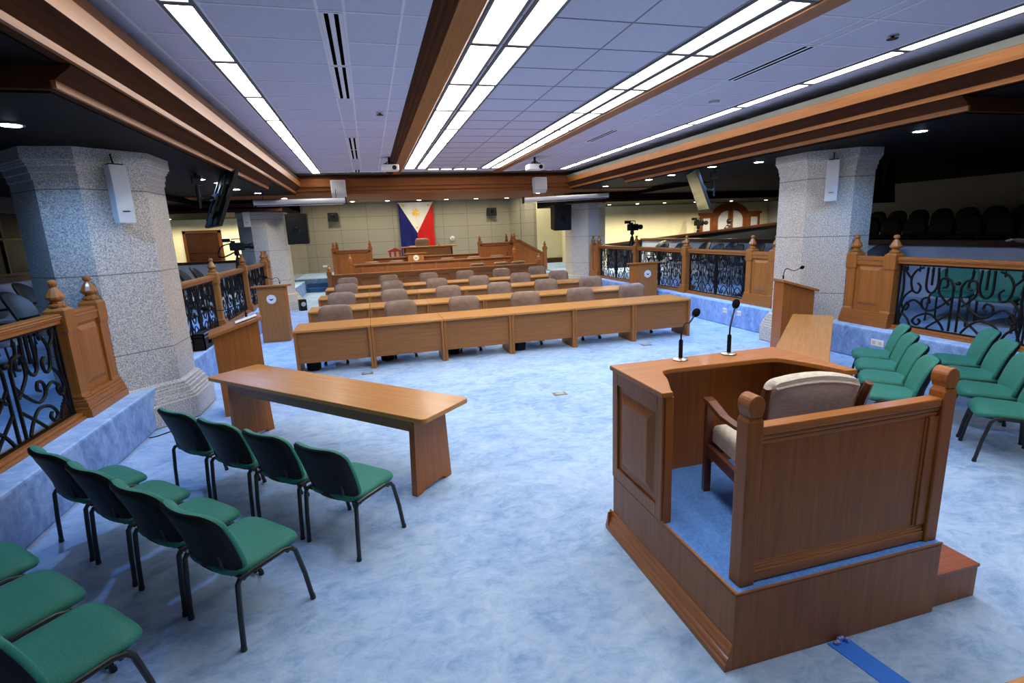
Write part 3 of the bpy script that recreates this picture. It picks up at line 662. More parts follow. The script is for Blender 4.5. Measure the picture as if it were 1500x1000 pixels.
# flight case on the left riser
t = thing('flight_case', 'black flight case with silver edges on the left platform beyond the pillar', 'case', (-2.76,9.55,ZP), PI/2)
t.location = (-2.745,9.28,ZP); t.rotation_euler = (0,0,0)
MB().box(-.085,.085,-.25,.25,.01,.20).obj('body', BLACK, t, bevel=.008)
MB().box(-.085,.085,-.25,.25,.205,.26).obj('lid', BLACK, t, bevel=.008)
f = MB()
for y in (-.252,.234):
    for x in (-.088,.072): f.box(x,x+.016,y,y+.018,0,.262)
    f.box(-.088,.088,y,y+.018,.252,.264).box(-.088,.088,y,y+.018,.196,.209).box(-.088,.088,y,y+.018,0,.012)
for x in (-.088,.072): f.box(x,x+.016,-.25,.25,.252,.264).box(x,x+.016,-.25,.25,.196,.209); f.obj('edging', SILVER, t); MB().box(.085,.095,-.06,.06,.08,.13).obj('handle', STEEL, t)
t = thing('monitor_speaker', 'small black speaker box on the floor at the foot of the far left pillar', 'speaker', (-2.15,16.95,0), .4)
MB().box(-.10,.10,-.10,.10,0,.34).obj('cabinet', BLACK, t, bevel=.01); MB().lathe([(.06,-.006),(.07,0)], 16, (0,-.10,.2), axis='y').obj('cone', GREYP, t)
# ================================================================== WITNESS STAND
ws = thing('witness_stand', 'wooden witness stand with blue carpeted platform and two posts', 'witness stand', (2.16,2.45,0))
ox, oy = -2.16, -2.45
def B(): 
    b = MB(); b.M = Matrix.Translation((ox,oy,0)); return b
PX0, PX1, PY0, PY1, ZT = 1.517, 2.808, 1.797, 3.09, .427
b = B(); b.box(PX0,PX1,PY0,PY1,0,ZT-.012); p = b.obj('platform', W_V, ws, bevel=.003)
b = B(); b.box(PX0+.004,PX1-.004,PY0+.004,PY1-.004,ZT-.012,ZT); b.obj('carpet_top', BLUEC, ws)
b = B(); prof = [(0,0),(-.042,0),(-.042,.035),(-.034,.045),(-.034,.06),(-.028,.072),(-.022,.078),(-.022,.10),(-.012,.115),(-.012,.13),(-.004,.145),(0,.145)]
b.prism([(PX0+x, z) for x,z in prof], PY0, PY1+.04, 'y'); b.prism([(PY1-x, z) for x,z in prof], PX0-.04, PX1, 'x'); b.obj('base_moulding', W_Y, ws, bevel=.002)
b = B(); b.box(PX0-.002,PX0+.012,PY0,PY1,ZT-.006,ZT+.004).box(PX0,PX1,PY0-.003,PY0+.006,ZT-.006,ZT+.003); b.obj('edge_strip', W_X, ws)
# front desk: three panels and a scalloped top
b = B()
b.box(1.515,1.545,2.44,3.07,.44,1.205); b.box(1.50,1.515,2.44,2.50,.44,1.205).box(1.50,1.515,3.0,3.07,.44,1.205).box(1.50,1.515,2.50,3.0,1.12,1.205).box(1.50,1.515,2.50,3.0,.44,.52)
b.box(1.515,1.565,2.43,2.455,.427,1.205)
b.obj('side_panel', W_V, ws, bevel=.003)
b = B(); z0,z1,y0,y1 = .56,1.08,2.545,2.955; w = .055
vs = [(1.515,y,z) for y,z in ((y0,z0),(y1,z0),(y1,z1),(y0,z1))] + [(1.494,y,z) for y,z in ((y0+w,z0+w),(y1-w,z0+w),(y1-w,z1-w),(y0+w,z1-w))]
b.add(vs, [(0,1,5,4),(1,2,6,5),(2,3,7,6),(3,0,4,7),(4,5,6,7),(3,2,1,0)]); b.obj('raised_panel', W_V, ws)
b = B(); b.box(1.545,2.78,3.03,3.07,.427,1.205); b.obj('front_panel', W_V, ws)
b = B(); b.box(2.75,2.78,2.40,3.03,.427,1.205); b.obj('side_panel', W_V, ws)
b = B()
top = [(1.485,2.425),(1.558,2.425)] + [(p.x,p.y) for p in spline([(1.56,2.45,0),(1.60,2.53,0),(1.665,2.66,0),(1.70,2.76,0),(1.74,2.825,0),(1.83,2.845,0)],5)] + [(2.0,2.84)] + [(2.50,2.825)] + [(p.x,p.y) for p in spline([(2.55,2.82,0),(2.60,2.79,0),(2.66,2.66,0),(2.71,2.50,0),(2.725,2.40,0)],4)] + [(2.80,2.385),(2.80,3.085),(1.485,3.085)]
b.prism(top, 1.205, 1.237); b.obj('desktop', W_X, ws, bevel=.006)
b = B(); b.tube([(1.60,2.74,1.19),(1.64,2.80,1.18),(1.70,2.83,1.19)], .012, 6); b.obj('cable_loop', BLACK, ws, True)
# rear panel between two posts
def post(cx, cy, w=.082):
    h = w/2; b = B(); sq = lambda a: [(cx-a,cy-a),(cx+a,cy-a),(cx+a,cy+a),(cx-a,cy+a)]
    b.loft([[(x,y,z) for x,y in sq(a)] for a,z in ((h,ZT),(h,1.265),(h*.80,1.285),(h*.80,1.292))])
    # rounded head: outline in x-z extruded in y
    o = [(-.030,1.285)] + [(h*1.08*math.cos(a), 1.338+.052*math.sin(a)) for a in [math.radians(q) for q in range(215,-36,-14)]] + [(.030,1.285)]
    b.prism([(cx+x,z) for x,z in o], cy-h, cy+h, 'y'); return b.obj('post', W_V, ws, bevel=.006)
post(1.60, 1.868); post(2.762, 1.868)
b = B(); b.box(1.641,2.721,1.855,1.885,.50,1.15); b.obj('rear_panel', W_V, ws)
b = B(); b.box(1.641,2.721,1.835,1.905,1.19,1.235).box(1.641,2.721,1.845,1.895,1.165,1.19).box(1.641,2.721,1.850,1.890,1.14,1.165); b.obj('top_rail', W_X, ws, bevel=.007)
b = B(); b.box(1.641,2.721,1.84,1.90,.435,.49).box(1.641,2.721,1.846,1.894,.49,.507).box(1.641,2.721,1.85,1.89,.507,.52).box(1.641,2.721,1.852,1.888,.52,.53); b.obj('bottom_rail', W_X, ws, bevel=.003)
b = B(); b.box(2.66,2.721,1.84,1.90,.53,1.14).box(2.645,2.66,1.847,1.893,.53,1.14); b.obj('stile', W_V, ws, bevel=.004)
t = thing('step', 'low wooden step on the right of the witness stand', 'step', (2.98,2.2,0))
MB().box(-.168,.172,-.378,.5,0,.19).obj('riser', W_V, t, bevel=.003); MB().box(-.168,.178,-.384,.5,.19,.208).obj('tread', wood('step_tread_wood', (.25,.075,.035),(.36,.115,.055),'x'), t, bevel=.003)
mic_on((1.985,3.02,1.240), -.95, 'black gooseneck microphone on the witness desk, left of the pair', .13, .24, .12, True, 'microphones on the witness desk')
mic_on((2.37,3.02,1.240), -.85, 'black gooseneck microphone on the witness desk, right of the pair', .13, .15, .16, True, 'microphones on the witness desk')
# tape on the carpet
o = MB().prism([(2.085,1.79),(2.215,1.79),(2.225,1.70),(2.30,1.2),(2.30,.35),(2.18,.35),(2.17,1.2),(2.11,1.65)], .001, .004).obj('tape_strip', TAPEB); tag(o, 'strip of bright blue tape on the carpet at the rear of the witness stand', 'tape')
b = MB(); 
for k in range(9): b.sphere((2.15+random.uniform(-.03,.05), 1.775+random.uniform(-.008,.008), .008+random.uniform(0,.014)), .012, 8)
o = b.obj('tape_crumple', noise_mat('crumpled_pale_tape', [(.4,(.05,.18,.75)),(.6,(.55,.62,.85))], nscale=60), None, True); tag(o, 'crumpled bit of pale blue tape against the foot of the witness stand', 'tape')
# armchair
a = thing('armchair', 'dark wooden armchair with cream linen seat inside the witness stand', 'armchair', (2.22,2.40,ZT+.002), -.22)
sx = .29
b = MB(); b.pad(.54,.50,[(.03,0),(.0,.012),(0,.07),(.012,.10),(.05,.118),(.12,.126)], .06, lambda p:(p[0],p[1]+.02,p[2]+.34-.05*(p[1]<-.1)*0), 5); b.obj('seat_cushion', LINEN, a, True, angle=60)
def bkd(p):
    x,y,z = p; v = y+.26
    return (x*(1+.14*(v/.52)), -.235 - z - .20*v + .05*(x/.28)**2 - .02, .40 + v*.99 + (.035-.085*(x/.28)**2)*(v/.52))
b = MB(); b.pad(.42,.52,[(.03,-.05),(.004,-.04),(0,-.015),(0,.015),(.006,.04),(.05,.055),(.12,.062)], .04, bkd, 6); b.obj('back_cushion', LINEN, a, True, angle=60)
b = MB(); b.tube([bkd((x,.225,.050)) for x in [-.19+.038*k for k in range(11)]], .008, 6); b.obj('piping', LINEN, a, True)
for s in (-1,1):
    MB().loft([[(s*sx-.022*k,.235-.02*k,z) for k in (1,)] + [(s*sx+.022*k,.235-.02*k,z) for k in (1,)] + [(s*sx+.022*k,.235+.022*k,z) for k in (1,)] + [(s*sx-.022*k,.235+.022*k,z) for k in (1,)] for k0,z in ((0,0),(0,.30),(0,.62))]).obj('front_leg', CHW, a, bevel=.004)
    pts = [(s*.25,-.33,.012),(s*.25,-.27,.20),(s*.245,-.25,.40),(s*.25,-.30,.62),(s*.262,-.355,.82),(s*.265,-.38,.89)]
    MB().tube(pts, [.02,.024,.028,.026,.024,.02], 8).obj('rear_leg', CHW, a, True)
    MB().loft([[(s*(sx+o_)-w,y,z0),(s*(sx+o_)+w,y,z0),(s*(sx+o_)+w,y,z1),(s*(sx+o_)-w,y,z1)] for y,z0,z1,o_,w in ((.265,.605,.635,0,.03),(.18,.60,.635,.005,.03),(0,.575,.605,.01,.027),(-.15,.575,.60,0,.024),(-.28,.59,.615,-.015,.02))]).obj('armrest', CHW, a, bevel=.006)
    MB().box(s*sx-.015,s*sx+.015,-.25,.23,.26,.33).obj('side_rail', CHW, a)
MB().box(-.28,.28,.222,.25,.26,.33).obj('front_rail', CHW, a); MB().box(-.26,.26,-.28,-.255,.26,.33).obj('back_rail', CHW, a)
t = thing('name_card', 'tiny white card on the armchair seat just behind the rear rail', 'card', (1.72,2.05,ZT+.4)); 
bpy.data.objects.remove(t)

# ================================================================== GREEN VISITOR CHAIRS
def green_chair():
    t = thing('visitor_chair', '', 'chair')
    def sd(p):
        x,y,z = p; yy = y/.235
        return (x*(1-.10*max(0,-yy)**2), y+.03, .425+z + .012*yy - .035*max(0,yy-.55)**2/.2 + .03*max(0,-yy-.5)**2/.25)
    b = MB(); b.pad(.485,.47,[(.035,-.03),(.008,-.022),(0,-.004),(.003,.012),(.018,.028),(.05,.036),(.11,.040)], .12, sd, 6); b.obj('seat', GREEN, t, True, angle=70)
    b = MB(); b.pad(.44,.40,[(.03,-.044),(.012,-.042),(.008,-.03)], .10, sd, 5); b.obj('seat_pan', BLACK, t, True)
    def bd(p):
        x,y,z = p; v = y/.19
        return (x*(1-.05*max(0,-v)), -.215 - z*1.0 - .055*v - .010*v*v + .055*(x/.235)**2, .600 + y*.93)
    b = MB(); b.pad(.485,.455,[(.045,-.036),(.014,-.032),(.0,-.018),(0,-.004),(.0,.004)], .10, bd, 6); b.obj('backrest', GREENR, t, True, angle=70)
    b = MB(); b.pad(.480,.452,[(.0,.004),(.006,.022),(.03,.034),(.06,.032),(.10,.036)], .10, bd, 6); b.obj('back_shell', BLACK, t, True, angle=70)
    for s in (-1,1):
        MB().tube([(s*.252,.245,.008),(s*.252,.215,.20),(s*.25,.175,.375),(s*.25,.15,.405)], .0145, 8).lathe([(.016,0),(.018,.004),(.015,.03)], 10, (s*.252,.246,0)).obj('leg', BLKMET, t, True)
        MB().tube([(s*.252,-.205,.008),(s*.252,-.195,.20),(s*.25,-.18,.385),(s*.25,-.16,.41)], .0145, 8).lathe([(.016,0),(.018,.004),(.015,.03)], 10, (s*.252,-.206,0)).obj('leg', BLKMET, t, True)
        MB().tube([(s*.25,.155,.400),(s*.25,.10,.418),(s*.25,-.10,.412),(s*.25,-.165,.405)], .0135, 8).obj('side_rail', BLKMET, t, True)
        MB().tube([(s*.15,-.02,.385),(s*.15,-.15,.392),(s*.15,-.175,.42),(s*.15,-.19,.47),(s*.15,-.20,.55)], .010, 8).obj('back_support', BLKMET, t, True)
    b = MB(); b.tube([(-.25,.13,.395),(.25,.13,.395)], .011, 8).tube([(-.25,-.14,.395),(.25,-.14,.395)], .011, 8); b.obj('cross_rail', BLKMET, t, True)
    return t
gp = green_chair(); gused = False
def gchair(x, y, rz, label, group, z=0):
    global gused
    if not gused:
        gp.location = (x,y,z); gp.rotation_euler = (0,0,rz); gp['label'] = label; gp['group'] = group; gused = True; return gp
    return dup(gp, (x,y,z), rz, label, group)
PN = ['nearest the camera','second from the camera','third from the camera','farthest from the camera']
A45 = -PI/4
gl = 'green visitor chairs on the left'; gr = 'green visitor chairs on the right'
def row(ox_, oy_, offs, mirror, rn, grp):
    for k, o in enumerate(offs):
        x, y = ox_-.7071*o, oy_+.7071*o
        if mirror: x = 2*XC - x
        gchair(x, y, -A45 if mirror else A45, 'green fabric chair in the %s, %s' % (rn, PN[k]), grp)
row(-.297, 3.626, (0,.575,1.16,1.74), False, 'left row beside the long table', gl)
row(-.885, 3.010, (0,.565,1.15,1.74), False, 'middle left row', gl)
row(-1.48, 2.395, (0,.565,1.15), False, 'left row cut by the picture edge', gl)
row(-.36, 3.72, (0,.575,1.16,1.74), True, 'right row behind the witness stand', gr)
row(-.81, 3.03, (0,.60,1.23,1.86), True, 'right row cut by the picture edge', gr)
# ================================================================== SIDE GALLERIES
gg = 'green visitor chairs in the side galleries'
for k,(x,y) in enumerate(((8.75,5.97),(8.75,5.38),(8.75,4.8),(8.75,4.2))): gchair(x, y, PI/2+.35, 'green chair behind the near right iron railing, %s from the pillar' % ORD[k], gg, ZP)
for k,(x,y) in enumerate(((-4.3,6.0),(-4.3,5.35),(-4.3,4.7))): gchair(x, y, -PI/2, 'green chair behind the near left iron railing, %s from the pillar' % ORD[k], gg, ZP)
SHELL = mat('dark_grey_chair_shell', (.035,.036,.04), .4); PALE = mat('pale_grey_seat_vinyl', (.30,.30,.33), .5)
def tablet_chair():
    t = thing('tablet_chair', '', 'chair')
    def bd(p): x,y,z = p; return (x, -.22 - z - .10*(y/.25) + .10*(x/.28)**2, .80 + y)
    b = MB(); b.pad(.56,.56,[(.03,-.02),(.0,-.012),(0,.012),(.03,.022),(.1,.024)], .26, bd, 7); b.obj('back_shell', SHELL, t, True, angle=60)
    b = MB(); b.pad(.50,.48,[(.03,-.03),(0,-.015),(0,.01),(.03,.03),(.09,.035)], .12, lambda p:(p[0],p[1]+.02,p[2]+.44), 5); b.obj('seat', PALE, t, True, angle=60)
    b = MB(); b.prism([(-.10,.02),(.36,-.02),(.40,.10),(.36,.30),(.05,.32),(-.08,.24)], .69, .708); b.obj('writing_tablet', BLACK, t, bevel=.004)
    b = MB(); b.tube([(.30,-.10,.40),(.32,-.06,.55),(.30,.05,.69)], .014, 8); b.obj('tablet_arm', BLKMET, t, True)
    for sx_ in (-1,1):
        for sy in (-1,1): MB().tube([(sx_*.22,sy*.22,.0),(sx_*.20,sy*.17,.42)], .013, 8).obj('leg', BLKMET, t, True)
    return t
tp = tablet_chair(); tused = False
def tchair(x,y,rz,label,grp,z=ZP):
    global tused
    if not tused:
        tp.location=(x,y,z); tp.rotation_euler=(0,0,rz); tp['label']=label; tp['group']=grp; tused=True; return tp
    return dup(tp,(x,y,z),rz,label,grp)
g = 'tablet chairs in the side galleries'
for k,y in enumerate((17.2,15.9,14.55,13.3,12.2,11.2,9.9,8.6)): tchair(10.15, y, PI/2, 'dark round backed tablet chair against the right low wall, %s from the far end' % ORD[k], g)
for k,(x,y) in enumerate(((9.0,15.1),(9.0,14.2),(9.15,12.6),(9.15,11.8),(9.15,10.4),(9.15,9.6))): tchair(x, y, PI/2, 'tablet chair with a pale seat right behind the right railing, %s from the far end' % ORD[k], g)
for k,y in enumerate((13.9,12.9,11.9,10.9,9.9,8.9,7.9,6.9)): tchair(-6.2, y, -PI/2, 'dark round backed tablet chair against the left low wall, %s from the far end' % ORD[k], g)
for k,y in enumerate((9.4,8.5,7.6,6.7,5.8)): tchair(-5.0, y, -PI/2, 'dark tablet chair in the middle of the left gallery, %s from the far end' % ORD[k], g)
for k,y in enumerate((15.2,14.2,12.8,11.9,10.4,9.6)): tchair(-4.2, y, -PI/2, 'dark tablet chair right behind the left railing, %s from the far end' % ORD[k], g)
def table_round(x,y,lab):
    t = thing('round_table', lab, 'table', (x,y,ZP), 0, 'round tables in the right gallery')
    MB().lathe([(.34,.70),(.36,.705),(.36,.725),(.34,.73)], 24).obj('tabletop', BLACK, t, True); MB().lathe([(.22,0),(.22,.02),(.04,.04),(.035,.69),(.1,.70)], 14).obj('pedestal', BLKMET, t, True)
table_round(8.15,12.15,'round black table behind the right railing between the newel posts'); table_round(8.15,10.0,'round black table behind the right railing near the pillar')
# dark seats of the upper right gallery
def gallery_seat():
    t = thing('gallery_seat', '', 'seat')
    def bd(p): x,y,z = p; return (x, -.2 - z - .1*y, .62 + y)
    b = MB(); b.pad(.58,.66,[(.03,-.05),(0,-.03),(0,.03),(.03,.05),(.1,.055)], .25, bd, 6); b.obj('backrest', BLACK, t, True, angle=60)
    b = MB(); b.pad(.5,.46,[(.02,-.05),(0,-.03),(0,.03),(.03,.05)], .08, lambda p:(p[0],p[1]+.05,p[2]+.42), 5); b.obj('seat', BLACK, t, True, angle=60)
    MB().box(-.2,.2,-.1,.1,0,.37).obj('pedestal', BLACK, t); return t
sp = gallery_seat(); sused = False
for r,(x,z) in enumerate(((15.6,1.32),(13.8,1.15))):
    for k in range(10):
        y = 14.0-.66*k; lab = 'dark seat in the %s row of the upper right gallery, %s from the far end' % (('back','lower')[r], ORD[k])
        if not sused: sp.location=(x,y,z); sp.rotation_euler=(0,0,PI/2); sp['label']=lab; sp['group']='dark seats of the upper right gallery'; sused=True
        else: dup(sp,(x,y,z),PI/2,lab)

o = MB().tube(spline([(-2.63,6.45,.008),(-2.56,6.46,.008),(-2.45,6.58,.008),(-2.40,6.62,.008)],5), .006, 6).obj('floor_cable', BLACK, None, True); tag(o, 'short black cable on the carpet at the foot of the near left pillar', 'cable')
# ================================================================== ROSTRUM
ZS = .5
b = MB(); b.box(10.8, 18.2, 19.55, 20.9, 0, ZP); struct(b.obj('floor_gallery_far', CARPET))
b = MB(); b.box(-1.35, 6.9, 18.98, 27, 0, ZS); struct(b.obj('floor_rostrum', CARPET))
b = MB(); b.box(-1.0, 6.0, 21.9, 27, ZS, .9); struct(b.obj('floor_rostrum_upper', CARPET))
def finpost(t, x, y, z0, z1, w=.14):
    b = MB(); h = w/2; b.loft([[(x+dx*a,y+dy*a,z) for dx,dy in ((-1,-1),(1,-1),(1,1),(-1,1))] for a,z in ((h,z0),(h,z1-.12),(h*1.2,z1-.1),(h*1.2,z1),(h*.8,z1+.02))])
    p = b.obj('post', ROS, t); MB().lathe([(r*.85, z1+.015+zz*.85) for r,zz in FIN], 10, (x,y,0)).obj('finial', R_W, p, True, angle=25)
t = thing('rostrum_parapet', 'long panelled wooden parapet with end posts behind the last row of chairs', 'parapet', (2.4,18.9,0))
b = MB(); b.box(-3.75,3.7,-.03,.03,0,.80); 
for k in range(9): frame_panel(b, -3.65+.815*k, -3.65+.815*k+.72, .25, .74, -.03, .03, -1)
b.obj('panel', R_X, t); b = MB(); b.box(-3.75,3.7,-.07,.07,.80,.86).box(-3.75,3.7,-.10,.10,.86,.90); b.obj('top_rail', R_X, t, bevel=.006)
finpost(t,-3.82,0,0,1.0); finpost(t,3.77,0,0,1.02)
t = thing('clerk_desk', 'long wooden clerks desk behind the front parapet', 'desk', (2.38,19.9,ZS))
MB().box(-2.95,2.95,0,.03,0,.62).obj('front_panel', R_X, t); MB().box(-3.0,3.0,-.05,.34,.62,.66).obj('tabletop', R_X, t, bevel=.005)
b = MB()
for k in range(7): b.box(-2.7+.9*k-.03,-2.7+.9*k+.03,-.02,0,0,.62)
b.obj('pilaster', ROS, t)
finpost(t,-3.1,.0,0,.78,.10); finpost(t,3.1,.0,0,.80,.10)
t = thing('secretary_desk', 'second long wooden desk of the rostrum below the flag', 'desk', (2.4,21.32,ZS))
MB().box(-2.3,2.6,0,.03,0,.75).obj('front_panel', R_X, t); MB().box(-2.35,2.66,-.06,.5,.75,.79).obj('tabletop', R_X, t, bevel=.005)
t = thing('presiding_desk', 'raised dark wooden presiding desk in front of the flag', 'desk', (2.42,22.5,.9))
MB().box(-1.02,1.02,0,.04,0,.70).obj('front_panel', D_PAN, t)
for s in (-1,1): MB().box(s*1.0-.03,s*1.0+.03,0,.6,0,.70).obj('side_panel', D_SID, t)
MB().box(-1.15,1.22,-.10,.65,.70,.745).obj('tabletop', D_TOP, t, bevel=.006)
f = MB(); f.box(-.42,-.40,-.03,-.001,.30,.34)
lectern((1.72,20.85,ZS), 0, 'small lectern with a round white seal in the middle of the rostrum', .62, .3, .93, True, -.02, .10, 'lectern', .17)
g = 'low backed chairs on the rostrum'
cl = ['leftmost','second from the left','third from the left','fourth from the left','rightmost']
for k, x in enumerate((.03,.95,2.90,3.95,4.90)): dup(cp, (x,20.62,ZS-.36 if False else ZS-.30+.02), PI, 'grey brown chair between the two long rostrum desks, %s' % cl[k], g).scale = (.95,.95,.95)
for o in [o for o in bpy.data.objects if o.get('group') == g]: o.location.z = ZS; o.scale = (.95,.95,.74)
for k, x in enumerate((3.85,4.76,5.45)): o = dup(cp, (x,19.45,ZS), PI, 'grey brown chair just behind the front parapet, %s of three' % ('left','middle','right')[k], g); o.scale = (.95,.95,.52)
dup(cp, (2.28,23.4,.9), 0, 'taupe chair with square back at the presiding desk under the flag', 'presiding chair').scale = (1.05,1.05,1.10)
t = thing('papers', 'low stack of papers on the left of the presiding desk', 'paper', (1.75,22.7,1.6451)); MB().box(-.15,.15,-.1,.1,0,.035).obj('stack', PAPER, t)
for k,(x,lean) in enumerate(((1.62,.25),(2.9,-.22))):
    t = thing('table_microphone', 'thin microphone on the presiding desk, %s of two' % ('left','right')[k], 'microphone', (x,22.55,1.6451)); MB().lathe([(.03,0),(.03,.01),(.01,.012)], 10).obj('base', BLACK, t); MB().tube([(0,0,.01),(lean*.2,-.03,.12),(lean*.5,-.08,.2)], .006, 6).obj('gooseneck', BLACK, t, True)
t = thing('mace_stand', 'small red wooden stand with pointed roof left of the presiding desk', 'stand', (1.0,22.2,.9))
b = MB()
for x in (-.2,.0,.2): b.box(x-.04,x+.04,-.10,.10,0,.58)
b.obj('post', RED, t); b = MB(); b.prism([(-.29,.58),(.29,.58),(.29,.62),(.06,.72),(0,.76),(-.06,.72),(-.29,.62)], -.13, .13, 'y'); b.obj('roof', RED, t)
def enclosure(x0, x1, y, h0, label):
    t = thing('rostrum_enclosure', label, 'enclosure', ((x0+x1)/2, y, ZS)); w = (x1-x0)/2
    b = MB(); b.box(-w,w,-.03,.03,0,h0-.12); n = 2 if w < .8 else 3
    frame_panel(b, -w+.22, w-.2, .2, h0-.32, -.03, .035, -1); b.obj('panel', ROS, t)
    b = MB(); b.box(-w,w,-.07,.07,h0-.12,h0-.04).box(-w,w,-.09,.09,h0-.04,h0); b.obj('top_rail', R_X, t, bevel=.005)
    finpost(t,-w,0,0,h0+.06); finpost(t,w,0,0,h0+.08); finpost(t,(w-.10) if x0 > 2 else (-w+.10),.5,0,h0+.08,.10); return t
enclosure(-1.33, .02, 21.06, 1.17, 'tall panelled wooden enclosure at the left end of the rostrum')
enclosure(4.36, 5.72, 21.06, 1.19, 'tall panelled wooden enclosure at the right end of the rostrum')
t = thing('sloping_balustrade', 'dark wooden balustrade sloping down at the right end of the rostrum', 'balustrade', (6.42,20.9,ZS))
b = MB(); b.prism([(-.58,0),(-.58,1.22),(-.45,1.22),(.55,.64),(.62,.60),(.62,0)], -.03, .03, 'y'); b.obj('panel', ROS, t)
b = MB(); b.prism([(-.58,1.20),(-.58,1.28),(-.43,1.28),(.60,.70),(.60,.60),(-.45,1.20)], -.08, .08, 'y'); b.obj('handrail', R_X, t); finpost(t,-.64,0,0,1.30,.12); finpost(t,.68,0,0,.92,.14)
# ---- flag
t = thing('flag', 'national flag with blue and red fields and a white sun triangle on the stone wall', 'flag', (2.40,26.86,3.70))
SIDE = 1.70; LEN = 3.0; HT = SIDE*.866
FB = mat('flag_blue', (.007,.011,.115), .6, spec=.2); FR = mat('flag_red', (.50,.012,.008), .6, spec=.2); FW = mat('flag_white', (.70,.68,.63), .7); FY = mat('flag_gold', (.80,.48,.06), .6)
def fold(x, z):
    d = -z; hang = math.sin(PI*(x/SIDE+.5))
    return -.035 - .02*math.sin(9*x+1.7*d) - .028*(d/LEN+.3)*math.sin(14*x-2.2*d+1) - .02*math.sin(5*d+6*abs(x))*min(1,d)
def cloth(poly_rows, m, name, off=0):
    b = MB(); b.loft([[(x, fold(x,z)-off, z) for x,z in r] for r in poly_rows], cap=False, closed=False); o = b.obj(name, m, t, True, angle=80); return o
N = 24; rows_w, rows_b, rows_r = [], [], []
for i in range(61):
    z = -LEN*i/60; e = max(0, SIDE/2*(1+z/HT)); 
    if z >= -HT: rows_w.append([(-e+2*e*k/N, z) for k in range(N+1)])
    rows_b.append([(-SIDE/2+(SIDE/2-e)*k/N, z) for k in range(N+1)]); rows_r.append([(e+(SIDE/2-e)*k/N, z) for k in range(N+1)])
rows_w.append([(0,-HT)]*(N+1))
cloth(rows_w, FW, 'white_triangle'); cloth(rows_b, FB, 'blue_field'); cloth(rows_r, FR, 'red_field')
def star(cx, cz, r, n, inner, name):
    b = MB(); pts = []
    for k in range(2*n):
        a = PI/2+PI*k/n; q = r if k%2==0 else r*inner; pts.append((cx+q*math.cos(a), cz+q*math.sin(a)))
    vs = [(cx, fold(cx,cz)-.012, cz)] + [(x, fold(x,z)-.008, z) for x,z in pts]
    b.add(vs, [(0,1+(k+1)%(2*n),1+k) for k in range(2*n)]); b.obj(name, FY, t)
star(0, -HT/3, .24, 8, .55, 'sun'); star(-SIDE/2+.24, -.14, .085, 5, .45, 'star'); star(SIDE/2-.24, -.14, .085, 5, .45, 'star'); star(0, -HT+.26, .085, 5, .45, 'star')
MB().tube([(-SIDE/2-.03,-.035,.0),(SIDE/2+.03,-.035,.0)], .02, 8).obj('hanging_rod', WHITEP, t, True)
# small wall fittings
for x,z,lab in ((-1.55,3.12,'small black loudspeaker high on the stone wall left of the flag'),(6.27,3.14,'small black loudspeaker high on the stone wall right of the flag')):
    t = thing('loudspeaker', lab, 'speaker', (x,26.86,z)); MB().box(-.23,.23,-.2,.10,-.2,.2).obj('cabinet', BLACK, t, bevel=.01); MB().box(-.06,.06,.10,.14,-.06,.06).obj('wall_mount', BLKMET, t); MB().lathe([(.09,-.205),(.11,-.2)], 18, axis='y').obj('cone', SCREEN, t)
t = thing('wall_plate', 'small white wall plate low on the stone wall at far left', 'wall plate', (-2.15,26.98,.81)); MB().box(-.13,.13,-.02,0,-.05,.05).obj('plate', WHITE, t)
t = thing('wall_camera', 'small white dome camera on the stone wall right of the flag', 'camera', (4.16,27,1.88)); MB().lathe([(.10,-.12),(.12,-.06),(.12,0)], 16, axis='y').obj('housing', WHITE, t, True); MB().sphere((0,-.12,0), .07).obj('dome', SILVER, t, True)

# ================================================================== EQUIPMENT HUNG IN THE HALL
def column_speaker(x, y, z0, z1, rz, w, d, lab):
    t = thing('column_speaker', lab, 'speaker', (x,y,z0), rz, 'pale column loudspeakers on the pillars'); h = z1-z0
    MB().prism([(-d*.5,0),(d*.35,0),(d*.5,.1*h),(d*.5,h),(-d*.45,h),(-d*.6,h*.5)], -w/2, w/2, 'x').obj('cabinet', WHITEP, t, bevel=.008)
    MB().box(-w*.2,w*.2,-d*.62,-d*.5,h*.20,h*.215).obj('badge', BLACK, t)
    b = MB(); b.box(-w*.4,w*.4,-d*.3,d*.5,h,h+.012).tube([(0,d*.2,h),(0,d*.5,h+.12)], .008, 6); b.obj('wall_bracket', BLACK, t)
column_speaker(-2.59,6.815,2.40,3.02,PI/4,.17,.12,'pale tall column loudspeaker on the near left pillar')
column_speaker(7.09,6.815,2.40,3.02,-PI/4,.17,.12,'pale tall column loudspeaker on the near right pillar')
column_speaker(-3.36,16.85,2.56,3.14,.2,.19,.16,'small pale column loudspeaker on the far left pillar')
def tilt_box(x, y, lab):
    t = thing('wall_loudspeaker', lab, 'speaker', (x,y,3.22), 0, 'white loudspeakers on the crossing cornice')
    MB().prism([(0,0),(.16,0),(.16,.44),(-.10,.44),(-.13,.10)], -.19, .19, 'x').obj('cabinet', WHITEP, t, bevel=.01)
    b = MB(); b.prism([(-.135,.12),(-.105,.42),(-.112,.42),(-.142,.12)], -.16, .16, 'x'); b.obj('grille', GREYP, t)
    MB().box(-.03,.03,.16,.30,.2,.26).obj('wall_bracket', BLACK, t)
tilt_box(-.66,15.23,'white wedge loudspeaker on the crossing cornice, left of the flag'); tilt_box(5.07,15.23,'white wedge loudspeaker on the crossing cornice, right of the flag')
